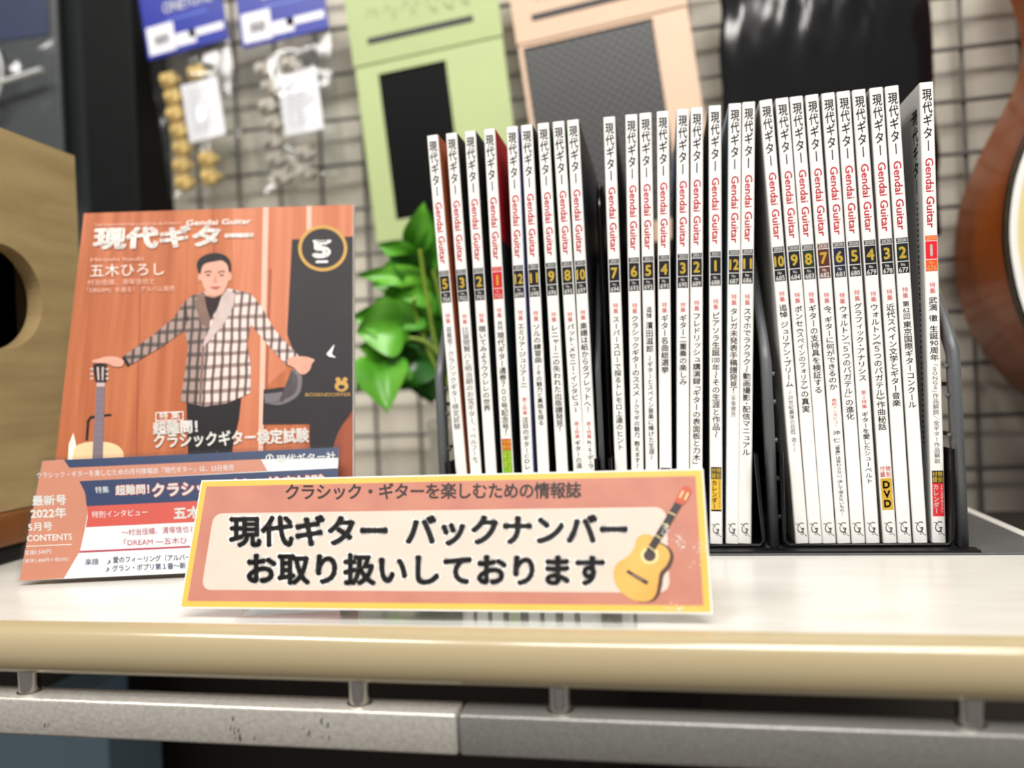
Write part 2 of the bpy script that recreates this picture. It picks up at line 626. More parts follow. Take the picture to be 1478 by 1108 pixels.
O_, K_, S_, R_ = 'o', 'k', 's', 'r'
T = '特集'
MAGS = [
 (5, 704, 2022, (623.5, 192), (664.6, 673), (206, 110, 72), (150, 140, 130), None, 'g1',
  [(T, 452, 467, 'r', 3.2), ('超難問！', 471, 502, 'g', 3.3), ('クラシックギター検定試験', 506, 620, 'g', 4.4)]),
 (3, 702, 2022, (651, 190), (686, 673), (42, 40, 40), (160, 150, 140), None, 'g1',
  [(T, 453, 468, 'r', 3.2), ('比留間賢八と明治期のお宝ギター、', 471, 617, 'g', 4.7), ('“ベルフーモ”', 620, 672, 'g', 4.2)]),
 (2, 701, 2022, (678, 188), (708, 673), (38, 40, 42), (170, 165, 160), None, 'g1',
  [(T, 452, 466, 'r', 3.2), ('覗いてみようウクレレの世界', 470, 594, 'k', 4.6)]),
 (1, 700, 2022, (706, 186), (732.7, 673), (196, 30, 44), (170, 165, 160), 'red', 'g1',
  [(T, 444, 459, 'r', 3.2), ('月刊', 463, 477, 'k', 3.4), ('現代ギター通巻７００号記念号！', 479, 627, 'k', 4.6)]),
 (12, 699, 2021, (738.8, 183.6), (761, 673), (120, 130, 190), (170, 165, 160), None, 'g1',
  [(T, 447, 463, 'r', 3.2), ('エミリア・ジュリアーニ', 466, 560, 'k', 4.6), ('第２特集', 573, 599, 'r', 3), ('注目のギターCDレ', 601, 678, 'k', 4)]),
 (11, 698, 2021, (760, 183), (784, 673), (34, 34, 36), (200, 190, 220), None, 'g1',
  [(T, 448, 464, 'r', 3.2), ('ソルの練習曲', 467, 524, 'k', 4.7), ('〜その魅力と真価を探る', 526, 614, 'k', 3.8)]),
 (9, 696, 2021, (784, 182), (811, 673), (50, 84, 44), (30, 30, 30), None, 'g1',
  [(T, 450, 465, 'r', 3.2), ('レニャーニの失われた出版譜発見！', 468, 622, 'k', 4.7)]),
 (8, 695, 2021, (806, 180.5), (835.6, 673), (96, 150, 80), (120, 150, 90), None, 'g1',
  [(T, 450, 465, 'r', 3.2), ('パット・メセニー・インタビュー', 467, 596, 'k', 4.5), ('第２特集', 608, 633, 'r', 3), ('ギターの温', 635, 676, 'k', 3.9)]),
 (10, 697, 2021, (827, 179), (852.6, 673), (58, 60, 66), (40, 40, 50), None, 'g1',
  [(T, 447, 462, 'r', 3.2), ('楽譜は紙からタブレットへ！', 465, 594, 'k', 4.6), ('第２特集', 608, 633, 'r', 3), ('R・S・デ・ラ', 635, 676, 'k', 3.9)]),
 (7, 694, 2021, (879, 165), (896, 673), (60, 58, 60), (150, 148, 146), None, 'g2',
  [(T, 437, 453, 'r', 3.2), ('スーパースローで探るトレモロ上達のヒント', 456, 650, 'k', 4.4)]),
 (6, 693, 2021, (911, 163), (920, 673), (190, 186, 180), (215, 214, 210), None, 'g2',
  [(T, 437, 453, 'r', 3.2), ('クラシックギターのススメ', 455, 572, 'k', 4.6), ('〜クラギの魅力、教えます〜', 575, 676, 'k', 3.6)]),
 (5, 692, 2021, (931.5, 161), (940.6, 673), (160, 150, 150), (205, 200, 198), None, 'g2',
  [('追悼', 442, 460, 'k', 3.4), ('濱田滋郎', 464, 509, 'k', 4.5), ('〜ギターとスペイン音楽に捧げた生涯〜', 513, 664, 'k', 3.5)]),
 (4, 691, 2021, (956.7, 161), (960.8, 673), (180, 180, 180), (214, 150, 96), None, 'g2',
  [(T, 436, 452, 'r', 3.2), ('ギター名曲総選挙', 454, 539, 'k', 4.6)]),
 (3, 690, 2021, (985.5, 160), (985.8, 673), (150, 160, 170), (168, 182, 204), None, 'g2',
  [(T, 436, 451, 'r', 3.2), ('ギター二重奏の楽しみ', 454, 556, 'k', 4.6)]),
 (2, 689, 2021, (1006, 156), (1005, 673), (60, 60, 60), (196, 196, 200), None, 'g2',
  [(T, 433, 449, 'r', 3.2), ('フレドリッシュ講演録「ギターの表面板と力木」', 451, 672, 'k', 4.7)]),
 (1, 688, 2021, (1032, 152), (1034, 787), (40, 40, 40), (120, 118, 112), None, 'g2',
  [(T, 431, 447, 'r', 3.2), ('ピアソラ生誕[100]年〜その生涯と作品〜', 450, 632, 'k', 4.7)]),
 (12, 687, 2020, (1061, 150), (1057, 787), (180, 180, 180), (176, 200, 220), None, 'g2',
  [(T, 424, 441, 'r', 3.2), ('タレガ未発表手稿譜発見！', 444, 567, 'k', 4.6), ('（手塚健旨）', 568, 604, 'g', 2.9)]),
 (11, 686, 2020, (1081, 148), (1075.5, 785), (50, 50, 50), (210, 208, 206), None, 'g2',
  [(T, 424, 441, 'r', 3.2), ('スマホでラクラク〜動画撮影・配信マニュアル', 444, 658, 'k', 4.6)]),
 (10, 685, 2020, (1105, 140), (1158, 786), (60, 60, 60), (226, 224, 220), None, 'g3',
  [(T, 420, 436, 'r', 3.2), ('追悼 ジュリアン・ブリーム', 439, 559, 'k', 4.6), ('〜[20]世紀最後の巨匠、逝く〜', 563, 652, 'g', 3)]),
 (9, 684, 2020, (1128.5, 140), (1178, 787), (90, 90, 96), (205, 205, 204), None, 'g3',
  [(T, 422, 438, 'r', 3.2), ('ポンセ', 441, 472, 'k', 4.6), ('《スペインのフォリア》', 473, 563, 'k', 4), ('の真実', 563, 596, 'k', 4.6)]),
 (8, 683, 2020, (1149.5, 140), (1198, 790), (90, 90, 96), (206, 206, 205), 'green', 'g3',
  [(T, 421, 438, 'r', 3.2), ('ギターの支持具を検証する', 440, 568, 'k', 4.6)]),
 (7, 682, 2020, (1172, 138), (1219, 790), (90, 90, 96), (196, 194, 192), 'brown', 'g3',
  [(T, 422, 438, 'r', 3.2), ('今、ギターに何ができるのか', 441, 563, 'k', 4.6), ('表紙インタビュー', 575, 617, 'r', 3), ('沖 仁', 621, 639, 'k', 4.2), ('『音楽』は変わらない、決して消えないもの─', 641, 744, 'k', 2.9)]),
 (6, 681, 2020, (1195.5, 136.5), (1240, 791), (90, 90, 96), (200, 200, 206), 'navy', 'g3',
  [(T, 422, 439, 'r', 3.2), ('ウォルトン「５つのバガテル」の進化', 441, 606, 'k', 4.6)]),
 (5, 680, 2020, (1217.6, 134.6), (1261, 792), (90, 90, 96), (208, 208, 207), None, 'g3',
  [(T, 418, 435, 'r', 3.2), ('グラフィック・アナリシス', 437, 550, 'k', 4.6), ('第２特集', 563, 590, 'r', 3), ('ギターを愛したシューベルト', 594, 698, 'k', 4)]),
 (4, 679, 2020, (1240, 133), (1285.6, 791), (90, 90, 96), (214, 208, 200), None, 'g3',
  [(T, 420, 436, 'r', 3.2), ('ウォルトン《５つのバガテル》作曲秘話', 438, 621, 'k', 4.6)]),
 (3, 678, 2020, (1265, 130), (1307, 791), (90, 90, 96), (206, 206, 206), None, 'g3',
  [(T, 417, 434, 'r', 3.2), ('近代スペイン文学とギター音楽', 438, 587, 'k', 4.6)]),
 (2, 677, 2020, (1287.6, 127), (1329.5, 787), (30, 30, 32), (206, 206, 206), 'greenblack', 'g3',
  [(T, 414, 431, 'r', 3.2), ('第[62]回', 434, 461, 'k', 3.8), ('東京国際ギターコンクール', 463, 589, 'k', 4.6)]),
 (1, 676, 2020, (1337.5, 120), (1356, 785), (215, 120, 110), (236, 235, 232), 'bright', 'g3',
  [(T, 407, 424, 'r', 3.2), ('武満 徹 生誕[90]周年', 428, 521, 'k', 4.6), ('「SONGS」作品解説／全ギター作品解説', 524, 669, 'g', 3.2)]),
]
PANEL = {None: (NAVYBLK, NAVYBLK, YELINK, WHITEINK), 'red': (mat('red_panel', (214, 36, 48), .4), mat('red_panel', (0, 0, 0)), YELINK, mat('pale_pink_ink', (250, 190, 180), .4)),
         'green': (mat('green_panel', (22, 52, 30), .4), NAVYBLK, YELINK, WHITEINK), 'brown': (mat('brown_panel', (92, 40, 30), .4), mat('brown_panel2', (110, 58, 50), .4), YELINK, WHITEINK),
         'navy': (mat('navy_panel', (24, 32, 70), .4), mat('navy_panel2', (28, 34, 58), .4), YELINK, WHITEINK), 'greenblack': (mat('dark_green_panel', (18, 34, 28), .4), NAVYBLK, YELINK, WHITEINK),
         'bright': (mat('bright_red_panel', (236, 34, 50), .4), mat('orange_panel', (240, 96, 40), .4), WHITEINK, mat('peach_ink', (255, 196, 130), .4))}
INKS = {'k': INK, 'g': GREYINK, 'r': TOKINK}


def spmap(z):
    return lambda x, y: ((x) / 1000, -z, HT - y / 1000)


def quad(mb, x0, y0, x1, y1, mt, mp):
    mb.add([mp(x0, y1), mp(x1, y1), mp(x1, y0), mp(x0, y0)], [[0, 1, 2, 3]], mt)


# shared lettering: title and emblem are the same on every spine
mb = MB()
vtext(mb, '現代ギター', 0, 3.4, 38.6, 5.1, INK, spmap(.00006), .02)
title_k = mb
mb2 = MB()


def rot_text(mb, s, x, y0, y1, w, mt, mp, off=0.0):
    vs, fs = glyph(s, off)
    xs = [v[0] for v in vs]
    x0, x1 = min(xs), max(xs)
    mb.add([mp(x + (v[1] - .3) * w, y0 + (v[0] - x0) / (x1 - x0) * (y1 - y0)) for v in vs], fs, mt)


rot_text(mb2, 'Gendai Guitar', 0, 41.8, 80.4, 5.7, REDINK, spmap(.00006), .022)
mb3 = MB()
for s, ox, oy, w in (('G', -2.7, 248.6, 7.6), ('g', -.2, 248.6, 5.2)):
    vs, fs = glyph(s, -.012, 6)
    mb3.add([spmap(.00006)(ox + v[0] * w * .75 + v[1] * 1.2, oy - v[1] * w * 1.15) for v in vs], fs, INK)
mp = spmap(.00006)
tail = [(-2.6 + 5.4 * t / 12, 243.6 + 6.6 * (t / 12) ** 1.3 - 1.0 * math.sin(t / 12 * 6)) for t in range(13)]
for i in range(12):
    a, b = tail[i], tail[i + 1]
    mb3.add([mp(a[0], a[1] - .22), mp(b[0], b[1] - .22), mp(b[0], b[1] + .22), mp(a[0], a[1] + .22)], [[0, 1, 2, 3]], INK)
mbp = MB()
mbp.box((-TH / 2 + .0004, .0006, .0008), (TH / 2 - .0004, DEP - .0015, HT - .0008), PAGES)
_shared = {}
for nm, b in (('title_lettering', title_k), ('latin_lettering', mb2), ('publisher_emblem', mb3), ('pages', mbp)):
    o = b.build(nm)
    _shared[nm] = o.data
    bpy.data.objects.remove(o)

GRP = {'g1': ('left rack section', 'back numbers in the left rack section'), 'g2': ('middle rack section', 'back numbers in the middle rack section'),
       'g3': ('right rack section', 'back numbers in the right rack section')}
COLW = {None: 'black', 'red': 'red', 'green': 'dark green', 'brown': 'brown', 'navy': 'navy blue', 'greenblack': 'blackish green', 'bright': 'bright red'}
BZ = {'g1': .0032, 'g2': .0026, 'g3': .0026}


def badge(mb, kind, y0, y1):
    mp0, mp1 = spmap(.00005), spmap(.0001)
    L = y1 - y0
    if kind in ('calendar', 'redcalendar', 'green'):
        h = 7.0
        top = mat('badge_red', (214, 70, 30), .4) if kind == 'green' else NAVYBLK
        low = {'calendar': mat('badge_gold', (236, 190, 60), .4), 'redcalendar': mat('badge_crimson', (232, 48, 58), .4), 'green': mat('badge_green', (120, 190, 40), .4)}[kind]
        ink = {'calendar': INK, 'redcalendar': WHITEINK, 'green': YELINK}[kind]
        quad(mb, -2.9, y0, 2.9, y0 + h, top, mp0)
        for x, s in ((1.35, '特別'), (-1.35, '付録')):
            vtext(mb, s, x, y0 + .5, y0 + h - .4, 2.5, YELINK, mp1, .02)
        quad(mb, -2.9, y0 + h, 2.9, y1, low, mp0)
        if kind == 'green':
            vtext(mb, 'ギター', -1.3, y0 + h + .5, y1 - .5, 2.7, ink, mp1, .02)
            vtext(mb, '2022', 1.45, y0 + h + .5, y1 - .5, 2.4, ink, mp1, .02)
        else:
            vtext(mb, 'カレンダー', -1.05, y0 + h + .5, y1 - 1.4, 3.2, ink, mp1, .03)
            vtext(mb, '2021ギタリスト' if kind == 'calendar' else '2020ギタリスト', 1.85, y0 + h + .6, y1 - 1.6, 1.6, ink, mp1)
            if kind == 'calendar':
                quad(mb, -2.9, y1 - 1, 2.9, y1, NAVYBLK, mp1)
    elif kind == 'dvd':
        for x, s in ((1.5, '特別'), (-1.5, '付録')):
            vtext(mb, s, x, y0, y0 + 6.6, 2.7, TOKINK, mp1, .015)
        quad(mb, -2.9, y0 + 7, 2.9, y1, mat('badge_ochre', (214, 172, 48), .4), mp0)
        for k, s in enumerate('DVD'):
            vs, fs = outline(s, .05, 0, 3)
            xs = [v[0] for v in vs]
            mb.add([mp1((v[0] - (min(xs) + max(xs)) / 2) * 5.2, y0 + 7 + 1.2 + 5.3 * (k + .82) - v[1] * 5.6) for v in vs], fs, INK)


BADGE = {(688,): ('calendar', 674, 738), (676,): ('redcalendar', 679, 745), (679,): ('dvd', 672, 736), (700,): ('green', 633, 690)}
order = {'g1': 0, 'g2': 0, 'g3': 0}
for (num, no, year, tp, bt, fc, bc, pk, grp, segs) in MAGS:
    P1, P0 = at(*tp, SPY), at(*bt, SPY)
    bz = BZ[grp]
    d = (P1 - P0)
    lean = math.atan2(d.x, d.z)
    bx = P0.x + d.x * (bz - P0.z) / d.z
    # a leaning magazine stands on the lower corner of its foot
    lab = 'white magazine with %s %d over No. %d in a %s box, %s' % ('white' if pk == 'bright' else 'yellow', num, no, COLW[pk], GRP[grp][0])
    root = thing('magazine', lab, 'magazine', (bx, SPY, bz + abs(math.sin(lean)) * TH / 2), (0, lean, 0), GRP[grp][1])
    # cover: a folded sheet, spine towards the viewer
    mb = MB()
    h = TH / 2
    prof = [(-h, DEP), (-h, .0008), (-h + .0005, .0001), (-h + .0008, 0), (h - .0008, 0), (h - .0005, .0001), (h, .0008), (h, DEP)]
    inn = [(-h + .0003, DEP), (-h + .0003, .001), (-h + .0007, .0004), (-h + .0009, .0003), (h - .0009, .0003), (h - .0007, .0004), (h - .0003, .001), (h - .0003, DEP)]
    n = len(prof)
    V = [(p[0], p[1], z) for z in (0, HT) for p in prof] + [(p[0], p[1], z) for z in (0, HT) for p in inn]
    bmt, fmt = shade(bc), shade(fc)
    for i in range(n - 1):
        mt = bmt if i == 0 else fmt if i == n - 2 else PAPER
        if no == 700 and i == n - 2:      # red upper part, dark picture below
            zc = HT - .068
            c0, c1 = (V[i][0], V[i][1], zc), (V[i + 1][0], V[i + 1][1], zc)
            mb.add([V[i], V[i + 1], c1, c0], [[0, 1, 2, 3]], shade((40, 62, 66), (26, 26, 28)))
            mb.add([c0, c1, V[n + i + 1], V[n + i]], [[0, 1, 2, 3]], fmt)
            mt = None
        if mt:
            mb.add([V[i], V[i + 1], V[n + i + 1], V[n + i]], [[0, 1, 2, 3]], mt)
        mb.add([V[2 * n + i], V[2 * n + i + 1], V[3 * n + i + 1], V[3 * n + i]], [[3, 2, 1, 0]], PAPER)
        mb.add([V[i], V[i + 1], V[2 * n + i + 1], V[2 * n + i]], [[3, 2, 1, 0]], PAPER)
        mb.add([V[n + i], V[n + i + 1], V[3 * n + i + 1], V[3 * n + i]], [[0, 1, 2, 3]], PAPER)
    if no == 676:      # lettering printed on the side that shows
        sm_ = lambda x, y: (-h - .00005, .0095 - x / 1000, HT - y / 1000)
        sm2 = lambda x, y: (-h - .00005, .0095 - x / 1000, HT - y / 1000)
        vtext(mb, '現代ギター', 0, 12, 60, 9, INK, sm_, .03)
        for k in range(46):
            quad(mb, -1.4, 64 + k * 3, 1.2, 65.6 + k * 3 + random.uniform(-.6, .6), GREYINK, sm2)
        quad(mb, -8, 15, 4, 16, GREYROW, sm2)
    mb.build('cover', root)
    share('pages', _shared['pages'], root)
    share('title_lettering', _shared['title_lettering'], root)
    share('latin_lettering', _shared['latin_lettering'], root, label='red latin lettering')
    share('publisher_emblem', _shared['publisher_emblem'], root)
    # issue block
    a, b_, ni, wi = PANEL[pk]
    mb = MB()
    m0, m1 = spmap(.00005), spmap(.0001)
    quad(mb, -2.95, 84.6, 2.95, 87.4, b_ if pk == 'bright' else GREYROW if pk not in ('red', 'bright', 'brown') else b_ if pk != 'red' else a, m0)
    quad(mb, -2.95, 87.8, 2.95, 97.6, a, m0)
    quad(mb, -2.95, 98.0, 2.95, 104.4, b_ if pk != 'red' else a, m0)

    def centred(s, y, hh, wmax, mt, off):
        vs, fs = glyph(s, off)
        xs = [v[0] for v in vs]
        mid = (min(xs) + max(xs)) / 2
        sx = min(hh * .9, wmax / (max(xs) - min(xs)))
        mb.add([m1((v[0] - mid) * sx, y - v[1] * hh) for v in vs], fs, mt)
    centred(str(year), 86.9, 2.7, 4.7, wi, .0)
    centred(str(num), 95.8, 8.6 if num < 10 else 8.2, 5.2, ni, .03)
    centred('No.', 100.4, 2.3, 2.3, wi, .0)
    centred(str(no), 103.9, 3.9, 4.8, wi, .02)
    mb.build('issue_block', root)
    # headline: heights read along the spine
    kk = HT * 1000 / (d.z * 1000) * 0
    mb = MB()

    def tomm(py):
        # along the leaning spine: the px row -> millimetres from the top
        t = (py - tp[1]) / (bt[1] - tp[1])
        px_ = tp[0] + t * (bt[0] - tp[0])
        q = at(px_, py, SPY)
        return (HT + bz - q.z) * 1000
    for s, a0, a1, ck, w in segs:
        vtext(mb, s, .1, tomm(a0), tomm(a1), w, INKS[ck], spmap(.00006), .016 if ck == 'k' else .007)
    mb.build('headline_lettering', root)
    if (no,) in BADGE:
        k_, b0, b1 = BADGE[(no,)]
        mb = MB()
        badge(mb, k_, tomm(b0), tomm(b1))
        mb.build('gift_badge', root)
    if no == 691:
        mb = MB()
        quad(mb, -2.9, tomm(675), 2.9, tomm(700), NAVYBLK, spmap(.00005))
        mb.build('gift_badge', root)

# ---- the rack that holds them
rack = thing('book_rack', 'dark grey book rack with rounded end frames and black trays, holding the magazines', 'rack', (0, .14, 0))


def frame(xc, w):
    """flat rounded side frame in the YZ plane, 9 mm wide bars"""
    out = [(-.004, .0015), (-.004, .108), (.002, .118), (.042, .172), (.054, .18), (.19, .18), (.2, .17), (.2, .0015)]
    inn = [(.006, .011), (.006, .106), (.009, .111), (.049, .165), (.057, .17), (.186, .17), (.19, .166), (.19, .011)]
    n = len(out)
    mb = MB()
    V = [(xc + s * w, p[0], p[1]) for s in (-1, 1) for p in out] + [(xc + s * w, p[0], p[1]) for s in (-1, 1) for p in inn]
    F = []
    for i in range(n):
        j = (i + 1) % n
        F += [[i, j, n + j, n + i], [2 * n + i, 3 * n + i, 3 * n + j, 2 * n + j], [i, 2 * n + i, 2 * n + j, j], [n + i, n + j, 3 * n + j, 3 * n + i]]
    bm = bmesh.new()
    bv = [bm.verts.new(v) for v in V]
    for f in F:
        bm.faces.new([bv[k] for k in f])
    bmesh.ops.recalc_face_normals(bm, faces=bm.faces[:])
    bmesh.ops.bevel(bm, geom=[e for e in bm.edges if abs(e.verts[0].co.x - e.verts[1].co.x) < 1e-5 and e.calc_face_angle(0) > .3], offset=.0022, segments=3, profile=.5, affect='EDGES')
    mb.bm(bm, GREYPL, True)
    return mb


FX = [-.1352, -.0355, .0608, .1585]
FY = [.016, .012, .009, .006]
FW_ = [.0028, .0015, .0028, .0028]
for i, x in enumerate(FX):
    fr = frame(x, FW_[i]).build('end_frame', rack, (0, FY[i], 0))
    mb = MB()
    for s in ([-1] if i == 3 else [] if i == 1 else [1]):
        for z in (.018, .04, .062, .084, .1):
            mb.tube([(x + s * (FW_[i] - .0004), .0012, z), (x + s * (FW_[i] + .0016), .0012, z)], .0014, GREYPL, 10)
    if mb.v:
        mb.build('stud', fr)
    mb = MB()
    for z in (.035, .062, .09, .12, .145) if i != 1 else ():
        mb.tube([(x, .008 if z < .11 else .03, z), (x, .19, z)], .0013, BLACKMT, 8)
    if mb.v:
        mb.build('cross_wire', fr)
mb = MB()
mb.box((FX[0] - .004, -.0088, .0013), (FX[3] + .004, .0005, .0024), BLACKPL)
for y in (.05, .19):
    mb.box((FX[0] - .004, y, .0013), (FX[3] + .004, y + .004, .0022), BLACKPL)
mb.build('base_bar', rack)


def ushape(x0, x1, lean0, lean1, h, b0, b1):
    """tray bent from sheet: floor, two slanting sides with a rim, added back that darkens the gaps"""
    mb = MB()
    t = .0008
    for x, l in ((x0, lean0), (x1, lean1)):
        pts = [(x, .002, .0024), (x + l * h * .5, .002, h * .5), (x + l * h, .006, h), (x + l * h, .185, h), (x, .185, .0024)]
        mb.prism([(p[0], p[1], p[2]) for p in pts], (t, 0, 0), BLACKPL)
    mb.box((x0, .0006, .0013), (x1 + t, .2, .0024), BLACKPL)
    mb.box((b0, .1945, .0024), (b1, .196, .2), BLACKPL)  # tall dark plate added to block light behind the gaps between magazines
    return mb


def rim(x0, x1, lean0, lean1, h):
    mb = MB()
    mb.tube([(x0 + lean0 * h, .002, h), (x0 + lean0 * h * .4, .0015, h * .4), (x0, .0015, .006), (x0 + .0025, .0015, .0032), (x1 - .0025, .0015, .0032), (x1, .0015, .006), (x1 + lean1 * h * .4, .0015, h * .4), (x1 + lean1 * h, .002, h)], .0011, BLACKMT, 8)
    return mb


TR = [(-.1264, -.0383, -.055, .0), (-.0302, .0546, 0, -.045), (.0652, .1526, .012, .035)]
for i, (x0, x1, l0, l1) in enumerate(TR):
    tr = ushape(x0, x1, l0, l1, .055, FX[i] + .0002, FX[i + 1] - .0002).build('tray', rack)
    rim(x0, x1, l0, l1, .055).build('rim', tr)


# ---- black bookends filling the gaps between the runs
def bookend(label, x, Y, H, depth, bright):
    t = thing('bookend', label, 'bookend', (x, Y, .0026))
    mb = MB()
    pts = [(0, 0), (0, H - .02)] + [(.02 - .02 * math.cos(math.radians(a)), H - .02 + .02 * math.sin(math.radians(a))) for a in (20, 40, 60, 80)] + [(depth, H), (depth, 0)]
    mb.prism([(-.0004, p[0], p[1]) for p in pts], (.0008, 0, 0), BLACKMT)
    mb.build('plate', t)
    mb = MB()
    mb.tube([(0, p[0], p[1]) for p in pts[:-1]], .0019 if bright else .0009, mat('bookend_edge', (70, 70, 70), .15, metal=.9) if bright else BLACKMT, 12)
    mb.build('rolled_edge', t)


bookend('black metal bookend with a shiny rolled edge, left of the No. 694 magazine', -.0317, .175, .224, .13, True)
bookend('black metal bookend left of the bright red No. 676 magazine',   .1438, .22, .24, .1, False)

# ================================================================== the sign in front
SM, spick = plane_frame(Vector((-.2209, .0065, .0050)), 0, math.radians(21))
SW, SH = .238, .0600
sign = thing('sign_card', 'long coral sign card with yellow border, black Japanese lettering and a drawn guitar', 'sign', M=SM)
CORAL = mat('sign_coral', (204, 138, 118), .45, var=.03, scale=60, c2=(194, 128, 112), spec=.3)
YELB = mat('sign_yellow', (246, 196, 92), .35, var=.03)
CREAM = mat('sign_cream', (233, 211, 196), .35, var=.02, scale=80)
mb = MB()
mb.box((0, 0, -.0006), (SW, SH, 0), PAPER, .0001)
mb.build('card', sign)
mb = MB()


def loc(z):
    return lambda x, y: (x / 1000, y / 1000, z)


poly(mb, [(.6, .6), (237.4, .6), (237.4, 59.4), (.6, 59.4)], YELB, loc(.00006))
mb.build('border', sign)
mb = MB()
poly(mb, [(3.4, 3.2), (234.6, 3.2), (234.6, 56.8), (3.4, 56.8)], CORAL, loc(.00012))
poly(mb, rrect(9.6, 8.2, 221.5, 43.6, 4.5), CREAM, loc(.00018))
mb.build('panel', sign)
sp = lambda z: printer(spick, z)
HALO = mat('sign_halo', (253, 250, 246), .35, var=.01)
DARKT = mat('sign_black', (34, 32, 31), .4, var=.04)
DARKG = mat('sign_charcoal', (64, 56, 54), .4, var=.04)
mb = MB()


def chars(mb, s, xs0, xs1, yb0, yb1, em, grow, mt, z, ex=1.0, off=0.0):
    """each character in its own cell along a base line given in photo pixels"""
    n = sum(.45 if c == ' ' else 1 for c in s)
    pitch = (xs1 - xs0) / n
    x = xs0
    mp = sp(z)
    for c in s:
        if c == ' ':
            x += pitch * .45
            continue
        vs, fs = outline(c, grow, off, 4)
        yb = yb0 + (yb1 - yb0) * ((x + pitch / 2 - xs0) / (xs1 - xs0))
        mb.add([mp(x + pitch / 2 + (v[0] - .5) * em * ex, yb - (v[1] + .08) * em) for v in vs], fs, mt)
        x += pitch


chars(mb, 'クラシック・ギターを楽しむための情報誌', 411, 839, 721, 718.5, 24.5, .022, DARKG, .00024, .95)
chars(mb, '現代ギター バックナンバー', 331, 909, 788, 785, 46, .088, HALO, .00024)
chars(mb, 'お取り扱いしております', 353, 875, 842, 845, 47, .088, HALO, .00024)
chars(mb, '現代ギター バックナンバー', 331, 909, 788, 785, 46, .04, DARKT, .0003)
chars(mb, 'お取り扱いしております', 353, 875, 842, 845, 47, .04, DARKT, .0003)
mb.build('lettering', sign)
# the drawn guitar
mb = MB()
Z2 = lambda z: (lambda x, y: sp(z)(640 + x / 3.519, 660 + y / 3.519))
body = smooth_loop([(1020, 390), (982, 412), (968, 460), (935, 502), (885, 535), (864, 585), (878, 650), (925, 702), (985, 730), (1045, 728), (1078, 695), (1090, 640), (1100, 585), (1132, 548), (1150, 500), (1132, 458), (1090, 432), (1060, 398)])
side = smooth_loop([(1030, 396), (1100, 430), (1150, 460), (1170, 505), (1152, 560), (1120, 600), (1110, 655), (1095, 700), (1060, 732), (985, 731), (1040, 690), (1080, 560)])
GD = mat('drawn_brown', (88, 62, 48), .4)
poly(mb, side, GD, Z2(.00024))
poly(mb, body, mat('drawn_wood', (238, 184, 96), .4, var=.04, scale=60, c2=(226, 168, 80)), Z2(.0003))
poly(mb, ell(1048, 498, 46, 44), mat('drawn_cream', (250, 226, 160), .4), Z2(.00036))
poly(mb, ell(1048, 498, 31, 30), mat('drawn_dark', (74, 62, 60), .4), Z2(.00042))
DK = mat('drawn_charcoal', (58, 50, 50), .4)
poly(mb, [(1030, 468), (1062, 492), (1212, 243), (1176, 228)], DK, Z2(.00048))
for t in (.06, .3, .55, .78):
    ax, ay, bx_, by_ = 1030 + 146 * t, 468 - 240 * t, 1062 + 150 * t, 492 - 249 * t
    poly(mb, [(ax, ay), (bx_, by_), (bx_ + 2, by_ - 5), (ax + 2, ay - 5)], MATS['drawn_cream'], Z2(.00054))
poly(mb, [(1172, 226), (1214, 243), (1240, 215), (1264, 168), (1248, 150), (1222, 143), (1206, 160)], mat('drawn_red', (206, 92, 66), .4), Z2(.00048))
for q in ([(1196, 205), (1203, 208), (1222, 172), (1214, 168)], [(1222, 216), (1229, 219), (1247, 182), (1239, 178)]):
    poly(mb, q, MATS['drawn_cream'], Z2(.00054))
poly(mb, [(936, 569), (929, 584), (1032, 648), (1042, 630)], DK, Z2(.00036))
poly(mb, [(958, 588), (956, 592), (1012, 626), (1014, 621)], mat('drawn_grey', (170, 150, 130), .4), Z2(.00042))
mb.build('drawn_guitar', sign)
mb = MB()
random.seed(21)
FLK = mat('glint_white', (255, 252, 246), .5, var=.01)  # glare sparkles of the laminate, painted as white flecks on the print
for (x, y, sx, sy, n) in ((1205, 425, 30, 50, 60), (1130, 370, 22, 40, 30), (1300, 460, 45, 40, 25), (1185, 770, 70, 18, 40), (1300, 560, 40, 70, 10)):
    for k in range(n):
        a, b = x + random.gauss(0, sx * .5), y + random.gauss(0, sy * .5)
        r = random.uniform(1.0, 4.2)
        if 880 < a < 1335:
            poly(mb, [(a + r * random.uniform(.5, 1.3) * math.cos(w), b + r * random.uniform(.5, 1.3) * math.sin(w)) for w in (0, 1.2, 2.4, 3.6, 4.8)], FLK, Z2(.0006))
mb.build('painted_glints', sign)

# clear holder: foot plate on the counter and a leaning back sheet
hold = thing('acrylic_stand', 'clear acrylic stand under and behind the long coral sign', 'stand', (-.2209, 0, 0))
mb = MB()
mb.box((.030, .0016, .0002), (.208, .075, .0022), CLEAR, .0003)
mb.build('foot_plate', hold)
mb = MB()
e2 = Vector((0, math.sin(math.radians(21)), math.cos(math.radians(21))))
nn = Vector((0, -math.cos(math.radians(21)), math.sin(math.radians(21))))
b0 = Vector((.030, .0065, .0024)) - nn * .0012
q = [b0, b0 + Vector((.178, 0, 0)), b0 + Vector((.178, 0, 0)) + e2 * .052, b0 + e2 * .052]
mb.prism(q, -nn * .0015, CLEAR)
mb.build('back_sheet', hold)

